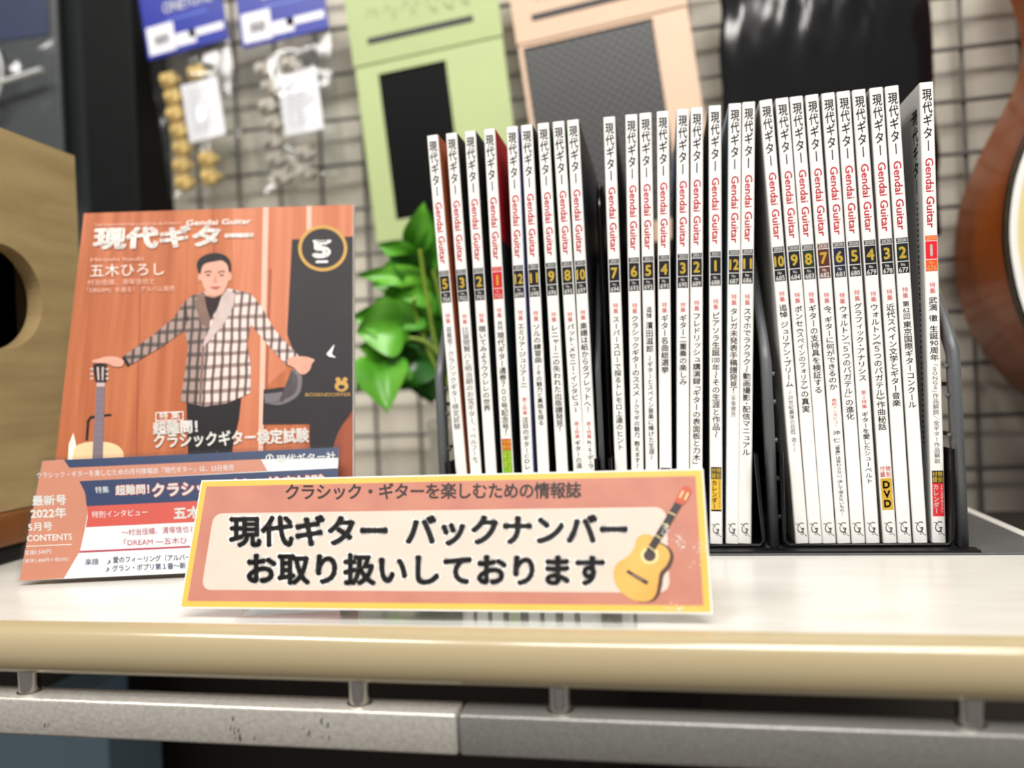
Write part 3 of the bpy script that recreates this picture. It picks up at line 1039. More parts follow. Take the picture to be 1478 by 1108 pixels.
# ================================================================== the contents card at the left
YAW, LEAN = math.radians(11.07), math.radians(22)
CM, cpick = plane_frame(Vector((-.35791, .06063, .0030)), YAW, LEAN)
CW, CH = .1768, .0700
card = thing('contents_card', 'coral, navy and white contents card in clear acrylic, leaning before the display magazine', 'sign', M=CM)
CCOR = mat('card_coral', (214, 140, 112), .35, var=.03, scale=40)
CNAV = mat('card_navy', (34, 54, 98), .35, var=.03)
CRED = mat('card_red', (218, 88, 74), .35, var=.03)
CWHT = mat('card_white', (240, 238, 240), .35, var=.01)
CROSE = mat('card_rose', (196, 74, 96), .35)
CBLU = mat('card_blue_ink', (52, 66, 110), .4)
mb = MB()
mb.box((0, 0, -.0005), (CW, CH, 0), CWHT, .0001)
mb.build('card', card)
Z8 = lambda z: (lambda x, y: printer(cpick, z)(x / 2.842, 640 + y / 2.842))
mb = MB()


def cl(x, y, z):       # clip a printed point to the card
    u, v, _ = Z8(z)(x, y)
    return (min(max(u, 0), CW), min(max(v, 0), CH), z)


C0 = lambda z: (lambda x, y: cl(x, y, z))
poly(mb, [(155, 72), (262, 68), (285, 97), (1068, 60), (1097, 112), (325, 154), (352, 205), (358, 290), (348, 350), (328, 440), (262, 552), (40, 570)], CCOR, C0(.00006))
poly(mb, [(262, 66), (1450, 5), (1450, 55), (1064, 76 - 12), (285, 99)], CNAV, C0(.00012))
poly(mb, [(325, 154), (1450, 98), (1450, 205), (356, 257), (346, 195)], CNAV, C0(.00006))
poly(mb, [(356, 257), (1450, 205), (1450, 290), (352, 343), (360, 300)], CRED, C0(.00006))
poly(mb, [(327, 440), (1450, 388), (1450, 395), (325, 448)], CROSE, C0(.00012))
mb.build('printed_bands', card)
mb = MB()
z = .00018
L8 = lambda s, p0, p1, h, mt, off=.0, g=0, zz=z, sl=0.0: htext(mb, s, p0, p1, h, mt, Z8(zz), off, 3, g, sl)
L8('クラシック・ギターを楽しむための月刊情報誌「現代ギター」は、23日発売', (152, 141), (960, 108), 27, CWHT, .0)
L8('最新号', (135, 252), (272, 246), 44, WHITEINK, .03)
L8('2022年', (128, 304), (272, 299), 44, WHITEINK, .03)
L8('5月号', (118, 357), (215, 352), 38, WHITEINK, .02)
L8('CONTENTS', (112, 401), (296, 394), 36, WHITEINK, .02)
poly(mb, [(108, 420), (295, 412), (295, 415), (108, 423)], WHITEINK, Z8(z))
L8('定価1,540円', (102, 456), (210, 450), 22, CWHT)
L8('（本体1,400円＋税10%）', (96, 489), (284, 480), 19, CWHT)
L8('特集', (392, 202), (448, 199), 30, CWHT)
L8('超難問！', (476, 208), (612, 202), 42, CRED, .03, .05, .00015)
L8('超難問！', (476, 208), (612, 202), 42, WHITEINK, .03)
L8('クラシックギター検定試験', (628, 215), (1335, 178), 60, CRED, .04, .045, .00015)
L8('クラシックギター検定試験', (628, 215), (1335, 178), 60, WHITEINK, .04)
L8('特別インタビュー', (378, 303), (606, 292), 30, CWHT)
L8('五木ひろし', (715, 306), (985, 292), 52, WHITEINK, .04)
L8('〜村治佳織、清塚信也と', (500, 377), (800, 360), 30, CROSE)
L8('「DREAM ―五木ひ', (510, 418), (768, 408), 30, CROSE)
L8('楽譜', (350, 497), (405, 494), 28, CBLU)
L8('♪', (440, 494), (456, 493), 28, CBLU)
L8('愛のフィーリング（アルバー', (465, 488), (782, 476), 28, CBLU, .01)
L8('♪', (434, 525), (450, 524), 28, CBLU)
L8('グラン・ポプリ第１番〜新', (462, 523), (762, 510), 28, CBLU, .01)
L8('現代ギター社', (1135, 78), (1378, 64), 36, WHITEINK, .02)
ring(mb, 1107, 62, 17, 18, 4, WHITEINK, Z8(z))
poly(mb, [(1104, 50), (1110, 50), (1110, 76), (1104, 76)], WHITEINK, Z8(z))
mb.build('lettering', card)
ch = thing('acrylic_stand', 'clear acrylic stand holding the navy and coral contents card', 'stand', M=CM)
mb = MB()
mb.box((-.0015, -.0008, .0008), (CW + .0015, CH + .0018, .0018), CLEAR, .0002)
mb.build('front_sheet', ch)
mb = MB()
mb.box((-.0015, -.0008, -.0024), (CW + .0015, CH + .0018, -.0008), CLEAR, .0002)
mb.build('back_sheet', ch)

# ================================================================== the display magazine at the left
MM, mpick = plane_frame(Vector((-.35520, .07400, .0035)), math.radians(14), math.radians(17))
u0 = mpick(122, 303)
MW = .1782
XO = 0.0
dm = thing('magazine', 'face-out magazine with a man in a checked jacket on its orange wood cover', 'magazine', M=MM)
MH = (mpick(122, 303)[1] + mpick(510, 300)[1]) / 2
mb = MB()
mb.box((XO, 0, -.0065), (XO + MW, MH, 0), PAPER, .0004)
mb.build('cover', dm)
mb = MB()
mb.box((XO + .0006, .0006, -.0061), (XO + MW + .0004, MH + .0003, -.0006), PAGES)
mb.build('pages', dm)


def Z1(z):
    def g(x, y):
        u, v = mpick(60 + x / 2.771, 280 + y / 2.771)
        return (min(max(u, XO), XO + MW), min(max(v, 0), MH), z)
    return g


WOODA = mat('cover_wood', (192, 114, 74), .3, var=.1, scale=26, stretch=(5, .25, 1), c2=(166, 86, 50))
WOODB = mat('cover_wood_pale', (208, 132, 98), .3, var=.1, scale=26, stretch=(5, .25, 1), c2=(190, 108, 74))
WOODL = mat('cover_wood_light', (240, 190, 170), .3, var=.05)
WOODD = mat('cover_wood_dark', (160, 84, 60), .3, var=.1, scale=26, stretch=(5, .25, 1))
PIANO = mat('cover_piano', (46, 42, 46), .3, var=.08)
SKIN = mat('cover_skin', (226, 168, 146), .35, var=.06, scale=120)
HAIR = mat('cover_hair', (28, 22, 24), .35)
mb = MB()
z = .00006
poly(mb, [(100, -40), (1300, -40), (1300, 1700), (-100, 1700)], WOODA, Z1(z))
poly(mb, [(770, -40), (900, -40), (885, 1100), (765, 1100)], WOODB, Z1(z * 2))
poly(mb, [(912, -40), (1300, -40), (1300, 400), (985, 560), (975, 700), (890, 780), (880, 1100)], WOODB, Z1(z * 2))
poly(mb, [(890, -40), (912, -40), (884, 1100), (866, 1100)], WOODL, Z1(z * 3))
poly(mb, [(912, 300), (920, 300), (892, 1100), (884, 1100)], WOODD, Z1(z * 3))
poly(mb, [(1062, -40), (1082, -40), (1080, 190), (1060, 190)], WOODL, Z1(z * 3))
poly(mb, [(690, -40), (696, -40), (694, 500), (688, 500)], WOODD, Z1(z * 3))
poly(mb, [(395, 300), (399, 300), (380, 1100), (375, 1100)], WOODD, Z1(z * 3))
mb.build('printed_wood_wall', dm)
mb = MB()
poly(mb, [(1002, 182), (1300, 168), (1300, 1500), (1080, 1500), (1072, 920), (884, 922), (888, 782), (985, 770), (1030, 690), (982, 560)], PIANO, Z1(z * 4))
poly(mb, smooth_loop([(1300, 880), (1225, 900), (1180, 970), (1165, 1060), (1180, 1200), (1300, 1200)]), WOODD, Z1(z * 5))
poly(mb, [(890, 800), (975, 790), (970, 830), (895, 838)], mat('cover_grey', (120, 112, 116), .3), Z1(z * 5))
poly(mb, smooth_loop([(1000, 700), (1025, 740), (1010, 800), (940, 830), (900, 835), (960, 842), (1030, 800), (1040, 720)]), MATS['cover_grey'], Z1(z * 5))
poly(mb, [(1140, 640), (1172, 600), (1160, 640), (1178, 655), (1150, 650)], CWHT, Z1(z * 5))
GOLD = mat('cover_gold', (204, 160, 84), .3)
poly(mb, ell(1200, 768, 27, 22), GOLD, Z1(z * 5))
poly(mb, ell(1186, 742, 10, 9), GOLD, Z1(z * 5))
poly(mb, ell(1214, 742, 10, 9), GOLD, Z1(z * 5))
poly(mb, ell(1200, 772, 13, 9), PIANO, Z1(z * 6))
htext(mb, 'BÖSENDORFER', (1056, 809), (1238, 808), 19, GOLD, Z1(z * 5))
mb.build('printed_piano', dm)
mb = MB()
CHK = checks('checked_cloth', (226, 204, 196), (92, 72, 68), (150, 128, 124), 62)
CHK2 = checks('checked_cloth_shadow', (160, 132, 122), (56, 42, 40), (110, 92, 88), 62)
poly(mb, [(580, 825), (800, 805), (790, 900), (765, 1010), (745, 1300), (590, 1300), (585, 960)], mat('cover_trousers', (30, 26, 30), .4), Z1(z * 6))
poly(mb, [(575, 428), (605, 405), (655, 392), (745, 378), (832, 396), (860, 425), (838, 520), (822, 600), (838, 690), (836, 795), (742, 838), (650, 850), (556, 828), (576, 705), (588, 610), (572, 545)], CHK, Z1(z * 7))
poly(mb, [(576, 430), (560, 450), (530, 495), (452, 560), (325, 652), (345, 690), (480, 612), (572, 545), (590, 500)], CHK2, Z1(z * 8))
poly(mb, [(858, 424), (880, 450), (930, 540), (975, 590), (1028, 645), (985, 690), (900, 596), (836, 520), (835, 470)], CHK, Z1(z * 8))
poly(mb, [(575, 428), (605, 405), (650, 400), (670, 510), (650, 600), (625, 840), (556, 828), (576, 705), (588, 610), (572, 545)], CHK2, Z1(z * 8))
LAP = mat('cover_lapel', (206, 186, 180), .4, var=.08, scale=120)
poly(mb, [(742, 380), (775, 400), (768, 450), (730, 520), (660, 600), (648, 596), (690, 500), (715, 430)], LAP, Z1(z * 9))
poly(mb, [(655, 395), (628, 405), (612, 440), (640, 520), (668, 540), (676, 505), (660, 450)], mat('cover_lapel_dark', (132, 104, 92), .4, var=.08, scale=120), Z1(z * 9))
poly(mb, [(652, 405), (726, 398), (706, 450), (678, 505), (662, 460)], mat('cover_shirt', (40, 20, 24), .4), Z1(z * 10))
poly(mb, [(644, 612), (654, 606), (640, 842), (628, 842)], MATS['cover_lapel_dark'], Z1(z * 9))
poly(mb, [(322, 655), (334, 650), (356, 682), (345, 692)], HAIR, Z1(z * 9))
poly(mb, [(658, 370), (732, 365), (728, 402), (690, 416), (655, 408)], SKIN, Z1(z * 10))
poly(mb, smooth_loop([(638, 300), (640, 340), (652, 378), (676, 404), (700, 408), (726, 396), (744, 366), (752, 325), (750, 290), (730, 262), (680, 256), (650, 270)]), SKIN, Z1(z * 11))
for x in (634, 755):
    poly(mb, ell(x, 332, 7, 18, 12), SKIN, Z1(z * 10))
poly(mb, smooth_loop([(630, 318), (622, 280), (640, 254), (672, 240), (706, 238), (740, 250), (757, 276), (757, 312), (750, 312), (744, 285), (722, 268), (690, 272), (656, 280), (643, 296), (638, 318)]), HAIR, Z1(z * 12))
FD = mat('cover_feature', (110, 60, 54), .4)
for x in (668, 722):
    poly(mb, [(x - 16, 314), (x, 307), (x + 14, 311), (x + 13, 316), (x, 312), (x - 15, 319)], HAIR, Z1(z * 12))
    poly(mb, ell(x, 326, 9, 4, 12), FD, Z1(z * 12))
poly(mb, [(694, 325), (700, 325), (706, 354), (696, 358), (686, 355)], mat('cover_skin_warm', (208, 142, 122), .4), Z1(z * 12))
poly(mb, smooth_loop([(676, 374), (697, 371), (718, 372), (698, 384)]), mat('cover_lips', (176, 92, 88), .4), Z1(z * 12))
# hands
poly(mb, smooth_loop([(330, 668), (322, 690), (290, 690), (262, 678), (215, 676), (203, 668), (228, 660), (258, 652), (300, 652)], 4), SKIN, Z1(z * 12))
poly(mb, smooth_loop([(988, 658), (1020, 650), (1060, 652), (1092, 664), (1082, 680), (1074, 704), (1052, 722), (1030, 716), (1010, 694), (985, 682)], 4), SKIN, Z1(z * 12))
for a in ((1036, 690, 1046, 716), (1050, 684, 1064, 708), (1062, 676, 1080, 694)):
    poly(mb, [(a[0], a[1]), (a[0] + 3, a[1]), (a[2] + 2, a[3]), (a[2] - 1, a[3])], MATS['cover_skin_warm'], Z1(z * 13))
mb.build('printed_portrait', dm)
mb = MB()
poly(mb, smooth_loop([(120, 1100), (132, 1020), (160, 998), (215, 990), (280, 996), (318, 1018), (330, 1060), (325, 1200), (120, 1200)]), mat('cover_guitar', (246, 206, 160), .35), Z1(z * 5))
poly(mb, [(222, 750), (254, 750), (246, 1080), (202, 1080)], mat('cover_neck', (128, 114, 124), .35), Z1(z * 6))
for k in range(12):
    y = 780 + k * 24
    poly(mb, [(222 - k * .9, y), (253 - k * .6, y), (253 - k * .6, y + 3), (222 - k * .9, y + 3)], MATS['cover_grey'], Z1(z * 7))
poly(mb, [(206, 684), (230, 676), (264, 684), (260, 752), (216, 752)], HAIR, Z1(z * 6))
for y in (700, 720, 738):
    for x in (202, 264):
        poly(mb, ell(x, y, 7, 5, 10), LAP, Z1(z * 7))
for q in ([(222, 692), (230, 692), (232, 745), (226, 745)], [(242, 692), (250, 692), (248, 745), (242, 745)]):
    poly(mb, q, LAP, Z1(z * 7))
poly(mb, [(222, 756), (254, 756), (254, 770), (221, 770)], LAP, Z1(z * 7))
poly(mb, [(276, 878), (284, 886), (200, 898), (192, 910), (186, 985), (176, 985), (182, 905), (196, 888)], HAIR, Z1(z * 4))
poly(mb, [(104, 1100), (110, 1000), (128, 955), (138, 1000), (134, 1100)], mat('cover_glow', (255, 246, 226), .4), Z1(z * 4))
mb.build('printed_guitar', dm)
mb = MB()
t1 = lambda s, p0, p1, h, mt=WHITEINK, off=.0, g=0, zz=z * 14, sl=0.0: htext(mb, s, p0, p1, h, mt, Z1(zz), off, 3, g, sl)
t1('現代ギター', (212, 214), (840, 200), 88, WHITEINK, .02, .02, sl=.1)
t1('Gendai Guitar', (580, 128), (838, 120), 30, WHITEINK, .01, sl=.1)
t1('THE MAGAZINE FOR CLASSICAL GUITARISTS', (215, 132), (560, 124), 15, WOODL)
t1('五木ひろし', (197, 330), (493, 322), 56, WHITEINK, -.01)
t1('Hiroshi Itsuki', (200, 272), (410, 268), 22, WOODL)
t1('村治佳織、清塚信也と', (186, 366), (455, 360), 26, WOODL)
t1('「DREAM」を語る！ アルバム発売', (186, 396), (535, 388), 24, WOODL)
t1('超難問！', (450, 958), (625, 950), 54, WHITEINK, .02, .02)
t1('クラシックギター検定試験', (454, 1012), (1070, 988), 62, WHITEINK, .01, .02)
t1('特 集', (474, 900), (555, 896), 30, WHITEINK, .0)
for q in ([(458, 874), (570, 870), (570, 873), (458, 877)], [(458, 906), (570, 902), (570, 905), (458, 909)], [(458, 874), (461, 874), (461, 908), (458, 908)], [(567, 870), (570, 870), (570, 905), (567, 905)]):
    poly(mb, q, WHITEINK, Z1(z * 14))
mb.build('cover_lettering', dm)
mb = MB()
poly(mb, ell(1125, 218, 84, 78), PIANO, Z1(z * 6))
ring(mb, 1125, 218, 98, 92, 13, GOLD, Z1(z * 7))
htext(mb, '5', (1092, 252), (1150, 251), 90, WHITEINK, Z1(z * 8), .05)
for y, w in ((186, 36), (268, 24)):
    poly(mb, [(1122 - w, y), (1122 + w, y - 1), (1122 + w, y + 7), (1122 - w, y + 8)], CWHT, Z1(z * 8))
mb.build('issue_roundel', dm)
# clear easel behind it
es = thing('book_easel', 'clear acrylic easel behind the face-out magazine', 'stand', M=MM)
mb = MB()
mb.box((.03, .0, -.0095), (.145, .15, -.0072), CLEAR, .0003)
mb.build('back_sheet', es)

# ================================================================== things hanging on the grid
# ---- two blue-header packets of parts
HBLUE = mat('header_blue', (12, 38, 158), .35, var=.05)
BRASS = mat('gold_parts', (236, 204, 132), .3, metal=.25, var=.15, scale=60)
NICKEL = mat('nickel_parts', (204, 196, 184), .3, metal=.3, var=.2, scale=60)
LABELW = mat('label_white', (240, 239, 244), .5, var=.02)


def wpt(px, py, Y):
    return at(px, py, Y)


def pillow(c, w, h, bulge, seed, nx=22, ny=30, rough=.004):
    """crinkled two-sided film bag hanging from its top edge; local x,z centred on c"""
    vs, fs = [], []
    for s in (-1, 1):
        for j in range(ny + 1):
            for i in range(nx + 1):
                u, v = i / nx, j / ny
                p = (math.sin(math.pi * u) ** .6) * (math.sin(math.pi * min(1, v * 1.0)) ** .5 if 0 < v < 1 else 0)
                n = noise.noise(Vector((u * 5 + seed, v * 6, s * 3.0))) + .6 * noise.noise(Vector((u * 12, v * 9 + seed, s)))
                vs.append((c[0] + (u - .5) * w, c[1] + s * (bulge * p + n * rough * p), c[2] - v * h))
        o = 0 if s == -1 else (nx + 1) * (ny + 1)
        for j in range(ny):
            for i in range(nx):
                a = o + j * (nx + 1) + i
                f = [a, a + 1, a + nx + 2, a + nx + 1]
                fs.append(f if s == 1 else f[::-1])
    return vs, fs


def header_packet(label, X, Z, tilt, parts_mat, seed, Y=.45):
    """Z: lower edge of the header"""
    t = thing('parts_packet', label, 'packet', (X, Y, Z), (0, tilt, 0), 'blue-header packets on the grid')
    w = .098
    mb = MB()
    mb.box((-w / 2, -.001, 0), (w / 2, .001, .085), HBLUE, .0003)
    hd = mb.build('header_card', t)
    mb = MB()
    mp = lambda x, y: (x, -.0011, y)
    quadp = lambda x0, y0, x1, y1, mt: mb.add([mp(x0, y0), mp(x1, y0), mp(x1, y1), mp(x0, y1)], [[0, 1, 2, 3]], mt)
    quadp(-.046, .004, -.013, .035, LABELW)
    for k in range(9):
        quadp(-.038 + k * .002, .013, -.0372 + k * .002 + (k % 3) * .0004, .024, GREYROW)
    quadp(-.012, .006, .012, .02, LABELW)
    quadp(.004, .012, .046, .02, LABELW)
    vs, fs = glyph('ONETONE', .03)
    mx = max(v[0] for v in vs)
    mb.add([mp(-.022 + v[0] / mx * .06, .046 + v[1] * .016) for v in vs], fs, LABELW)
    quadp(-.02, .036, .03, .038, mat('header_pale_blue', (90, 116, 210), .4))
    mb.build('header_print', hd)
    mb = MB()
    vs, fs = pillow((0, 0, -.0002), w, .155, .013, seed)
    mb.add(vs, fs, BAGCLEAR, True)
    mb.build('film_bag', t)
    random.seed(seed)
    for col, x0 in ((0, -.026), (1, .004)):
        for k in range(7):
            z = -.028 - k * .019
            if col == 1 and 1 <= k <= 4:
                continue
            mb = MB()
            x = x0 + random.uniform(-.003, .003)
            mb.box((x - .0085, -.006, z - .008), (x + .0085, .004, z + .008), parts_mat, .002)
            mb.tube([(x - .003, -.005, z), (x - .003, -.0095, z)], .0035, parts_mat, 12)
            mb.tube([(x + .009, -.002, z - .002), (x + .014, -.002, z - .002)], .003, parts_mat, 10)
            mb.build('tuner', t)
    mb = MB()
    mb.box((-.009, -.0112, -.105), (.034, -.0106, -.042), LABELW)
    for k in range(12):
        mb.add([(-.004 + (k % 2) * .003, -.01125, -.05 - k * .004), (.027 - (k % 3) * .005, -.01125, -.05 - k * .004), (.027 - (k % 3) * .005, -.01125, -.0512 - k * .004), (-.004 + (k % 2) * .003, -.01125, -.0512 - k * .004)], [[0, 1, 2, 3]], mat('label_grey', (198, 198, 206), .5))
    mb.build('paper_label', t)
    mb = MB()
    mb.tube([(0, 0, .08), (0, -.002, .083), (0, .034, .083)], .002, CHROME, 8)
    mb.build('hook', t)
    return t


q = at(272, 72, .45)
header_packet('blue-header clear packet of gold parts, hanging beside the black pillar', q.x, q.z, math.radians(-7), BRASS, 3)
q = at(412, 56, .435)
header_packet('blue-header clear packet of silver parts, hanging left of the green card', q.x, q.z, math.radians(-5), NICKEL, 8, .435)


# ---- folded card packs with sheets
def squiggle(mb, x0, x1, z, h, y, mt, seed):
    random.seed(seed)
    x = x0
    while x < x1:
        w = random.uniform(.5, 1.2) * h
        pts = [Vector((x + w * t / 6 * random.uniform(.8, 1.2), 0, z + h * .5 * math.sin(t * random.uniform(.9, 2.2)))) for t in range(7)]
        for a, b in zip(pts, pts[1:]):
            mb.add([(a.x, y, a.z - .0011), (b.x, y, b.z - .0011), (b.x, y, b.z + .0011), (a.x, y, a.z + .0011)], [[0, 1, 2, 3]], mt)
        x += w * 1.25


def sheet_pack(label, corner_px, Y, W_, H_, win, roll, card_mat, sheet_mat, seed, strokes):
    """corner_px: photo pixel of the header's lower left corner; win: window (x0,x1,z0,z1)"""
    P = at(*corner_px, Y)
    t = thing('sheet_pack', label, 'packet', P, (math.radians(0), roll, 0))
    mb = MB()
    x0, x1, z0, z1 = win
    for a, b in (((0, -.001, z0 - .02), (W_, .001, z0)), ((0, -.001, z0), (x0, .001, z1)), ((x1, -.001, z0), (W_, .001, z1)), ((0, -.001, z1), (W_, .001, .004))):
        mb.box(a, b, card_mat)
    mb.build('backing_card', t)
    mb = MB()
    mb.box((x0 - .002, .0012, z0 - .002), (x1 + .002, .003, z1 + .002), sheet_mat)
    mb.build('sheet', t)
    mb = MB()
    mb.prism([(-.001, -.0015, .0), (W_ + .001, -.0015, .0), (W_ + .001, -.006, .1), (-.001, -.006, .1)], (0, -.001, 0), card_mat)
    hd = mb.build('header_flap', t)
    mb = MB()
    y = lambda z: -.0027 - .045 * z
    squiggle(mb, .02, W_ * .8, .046, .017, y(.046) - .0004, strokes, seed)
    squiggle(mb, .03, W_ * .7, .082, .02, y(.082) - .0004, strokes, seed + 1)
    a, b = .018, W_ * .83
    mb.add([(a, y(.023) - .0003, .0195), (b, y(.023) - .0003, .0195), (b, y(.026) - .0003, .0255), (a, y(.026) - .0003, .0255)], [[0, 1, 2, 3]], INK)
    mb.build('header_print', hd)
    mb = MB()
    mb.tube([(W_ / 2, 0, .09), (W_ / 2, .03, .09)], .002, CHROME, 8)
    mb.build('hook', t)
    return t


GREENC = mat('card_green', (184, 200, 140), .5, var=.04, scale=8)
PEACHC = mat('card_peach', (232, 198, 170), .5, var=.03, scale=8)
BLKSH = mat('black_sheet', (7, 7, 9), .5, var=.1, spec=.1)
CARB = bpy.data.materials.new('woven_black_sheet')
CARB.use_nodes = True
nt = CARB.node_tree
bb = nt.nodes['Principled BSDF']
bb.inputs['Roughness'].default_value = .4
ck = nt.nodes.new('ShaderNodeTexChecker')
ck.inputs['Color1'].default_value = rgb((84, 84, 84))
ck.inputs['Color2'].default_value = rgb((34, 33, 34))
ck.inputs['Scale'].default_value = 215
tcn = nt.nodes.new('ShaderNodeTexCoord')
mpn = nt.nodes.new('ShaderNodeMapping')
mpn.inputs['Rotation'].default_value = (0, math.radians(4), 0)
mpn.inputs['Location'].default_value = (.0003, .0003, .0003)
nt.links.new(tcn.outputs['Object'], mpn.inputs[0])
nt.links.new(mpn.outputs[0], ck.inputs[0])
nt.links.new(ck.outputs[0], bb.inputs['Base Color'])
sheet_pack('light green card pack with a black sheet in its window, hanging behind the left magazines', (513, 98), .45, .158, .3, (.024, .097, -.165, -.012), math.radians(-10.5) * .45, GREENC, BLKSH, 5, mat('green_stroke', (150, 162, 118), .5))
sheet_pack('peach card pack with a woven black sheet in its window', (748, 66), .455, .168, .3, (.004, .134, -.2, -.004), math.radians(-6), PEACHC, CARB, 15, mat('peach_stroke', (206, 176, 150), .5))

# ---- black glossy bag
mb = MB()
P = at(1184, -40, .44)
vs, fs = [], []
nx, ny = 50, 50
for s in (-1, 1):
    for j in range(ny + 1):
        for i in range(nx + 1):
            u, v = i / nx, j / ny
            p = (math.sin(math.pi * u) ** .5) * (math.sin(math.pi * v) ** .4 if 0 < v < 1 else 0)
            n = noise.noise(Vector((u * 7, v * 3, 1))) * .6 + .5 * noise.noise(Vector((u * 14 + v * 4, v * 5, 7))) + .25 * noise.noise(Vector((u * 30, v * 12, 2)))
            n *= max(.06, 1 - v * 1.9) * .85
            vs.append(((u - .5) * .184 + .004 * noise.noise(Vector((v * 6, u, 4))), s * (.016 * p) + s * n * .011 * p, -v * .30))
    o = 0 if s == -1 else (nx + 1) * (ny + 1)
    for j in range(ny):
        for i in range(nx):
            a = o + j * (nx + 1) + i
            f = [a, a + 1, a + nx + 2, a + nx + 1]
            fs.append(f if s == 1 else f[::-1])
BAGBLK = mat('black_film', (20, 20, 22), .13, var=.08, spec=.45)
mb.add(vs, fs, BAGBLK, True)
bg = thing('black_bag', 'glossy black wrinkled bag hanging above the right magazines', 'bag', (P.x, .44, P.z + .05))
mb.build('bag_body', bg)
mb = MB()
mb.tube([(0, 0, -.01), (0, .04, -.01)], .002, CHROME, 8)
mb.build('hook', bg)

# ---- acoustic guitar hanging at the right
gt = thing('guitar', 'brown wooden guitar hanging on the grid at the right edge', 'guitar', (.452, .347, .196))


def gside(z):
    """half width of the body at height z above the lower bout's widest line"""
    key = [(-.178, .02), (-.172, .055), (-.15, .107), (-.11, .150), (-.06, .177), (0, .185), (.05, .178), (.1, .155), (.15, .125), (.18, .118), (.21, .122), (.26, .138), (.3, .135), (.33, .11), (.343, .06), (.346, .02)]
    for (a, b), (c, d) in zip(key, key[1:]):
        if a <= z <= c:
            t = (z - a) / (c - a)
            t = t * t * (3 - 2 * t) if False else t
            return b + (d - b) * t
    return .02


zs = [-.178 + .524 * (k / 60) for k in range(61)]
outl = [(-gside(z), z) for z in zs] + [(gside(z), z) for z in reversed(zs)]
# smooth the outline
for _ in range(6):
    outl = [((outl[i - 1][0] + 2 * outl[i][0] + outl[(i + 1) % len(outl)][0]) / 4, (outl[i - 1][1] + 2 * outl[i][1] + outl[(i + 1) % len(outl)][1]) / 4) for i in range(len(outl))]
SIDEW = mat('guitar_side_wood', (166, 84, 24), .34, var=.2, scale=5, stretch=(1, 3, 1), c2=(104, 44, 10), coat=.2, spec=.2)
TOPW = mat('guitar_top_wood', (240, 224, 160), .3, var=.04, scale=8, stretch=(9, 1, .5))
n = len(outl)
mb = MB()
A = [(p[0], 0, p[1]) for p in outl]
B = [(p[0], .105, p[1]) for p in outl]
mb.add(A + B, [[i, (i + 1) % n, n + (i + 1) % n, n + i] for i in range(n)], SIDEW, True)
mb.add(B, [list(range(n))[::-1]], SIDEW)
mb.build('body_side', gt)
mb = MB()
mb.add([(p[0], -.0006, p[1]) for p in outl], [list(range(n))], TOPW)
top = mb.build('soundboard', gt)
mb = MB()
for r0, r1, y, mt in ((1.0, .985, -.0012, BLACKPL), (.985, .955, -.0011, WHITEINK)):
    mb.add([(p[0] * r0, y, p[1] * r0) for p in outl] + [(p[0] * r1, y, p[1] * r1) for p in outl], [[i, (i + 1) % n, n + (i + 1) % n, n + i] for i in range(n)], mt)
mb.add([(p[0] * 1.004, -.0012, p[1] * 1.004) for p in outl] + [(p[0] * 1.004, .004, p[1] * 1.004) for p in outl], [[i, (i + 1) % n, n + (i + 1) % n, n + i] for i in range(n)], BLACKPL)
mb.build('binding', gt)
mb = MB()
mb.add([(x, -.0013, zz) for x, zz in ell(0, .13, .05, .05, 40)], [list(range(40))], BLKSH)
mb.build('sound_hole', gt)
mb = MB()
mb.box((-.07, -.009, -.03), (.07, -.001, -.008), mat('dark_wood', (58, 34, 22), .4), .003)
mb.build('bridge', gt)
mb = MB()
mb.box((-.027, -.006, .2), (.027, .016, .72), MATS['dark_wood'], .003)
mb.build('neck', gt)
mb = MB()
mb.box((-.035, -.004, .72), (.035, .012, .88), MATS['dark_wood'], .004)
mb.build('headstock', gt)

# ---- wooden box with a round hole at the left edge, standing on the counter
wb = thing('wooden_box', 'tan wooden box with a round dark hole, black foot, cropped by the left edge', 'box', (-.416, .0, 0))
TAN = mat('tan_wood', (194, 168, 122), .4, var=.1, scale=12, stretch=(1, 1, 6), c2=(172, 146, 102))
RIMW = mat('brown_binding', (140, 84, 40), .35, var=.1)
y0, y1, zb, zt, wx = .045, .1875, .034, .284, .15
ch_y, ch_z, ch_r = .1165, .173, .0345
mb = MB()
N = 48
hole = [(0, ch_y + ch_r * math.cos(2 * math.pi * k / N), ch_z + ch_r * math.sin(2 * math.pi * k / N)) for k in range(N)]
sq = []
for k in range(N):
    a = 2 * math.pi * k / N
    c, s = math.cos(a), math.sin(a)
    cand = []
    if abs(c) > 1e-6:
        cand.append(((y1 if c > 0 else y0) - ch_y) / c)
    if abs(s) > 1e-6:
        cand.append(((zt if s > 0 else zb) - ch_z) / s)
    t = min(cand)
    sq.append((0, ch_y + c * t, ch_z + s * t))
for cy_, cz_ in ((y1, zt), (y0, zt), (y0, zb), (y1, zb)):
    k = min(range(N), key=lambda i: (sq[i][1] - cy_) ** 2 + (sq[i][2] - cz_) ** 2)
    sq[k] = (0, cy_, cz_)
ins = [(-.012, p[1], p[2]) for p in hole]
mb.add(hole + sq + ins, [[i, N + i, N + (i + 1) % N, (i + 1) % N] for i in range(N)] + [[i, (i + 1) % N, 2 * N + (i + 1) % N, 2 * N + i] for i in range(N)], TAN)
mb.box((-wx, y1 - .006, zb), (-.0001, y1, zt), TAN)
mb.box((-wx, y0, zb), (-.0001, y0 + .006, zt), TAN)
mb.box((-wx, y0 + .006, zt - .006), (-.0001, y1 - .006, zt), TAN)
mb.box((-wx, y0 + .006, zb), (-.0001, y1 - .006, zb + .004), TAN)
mb.box((-wx, y0 + .006, zb + .004), (-wx + .006, y1 - .006, zt - .006), BLKSH)
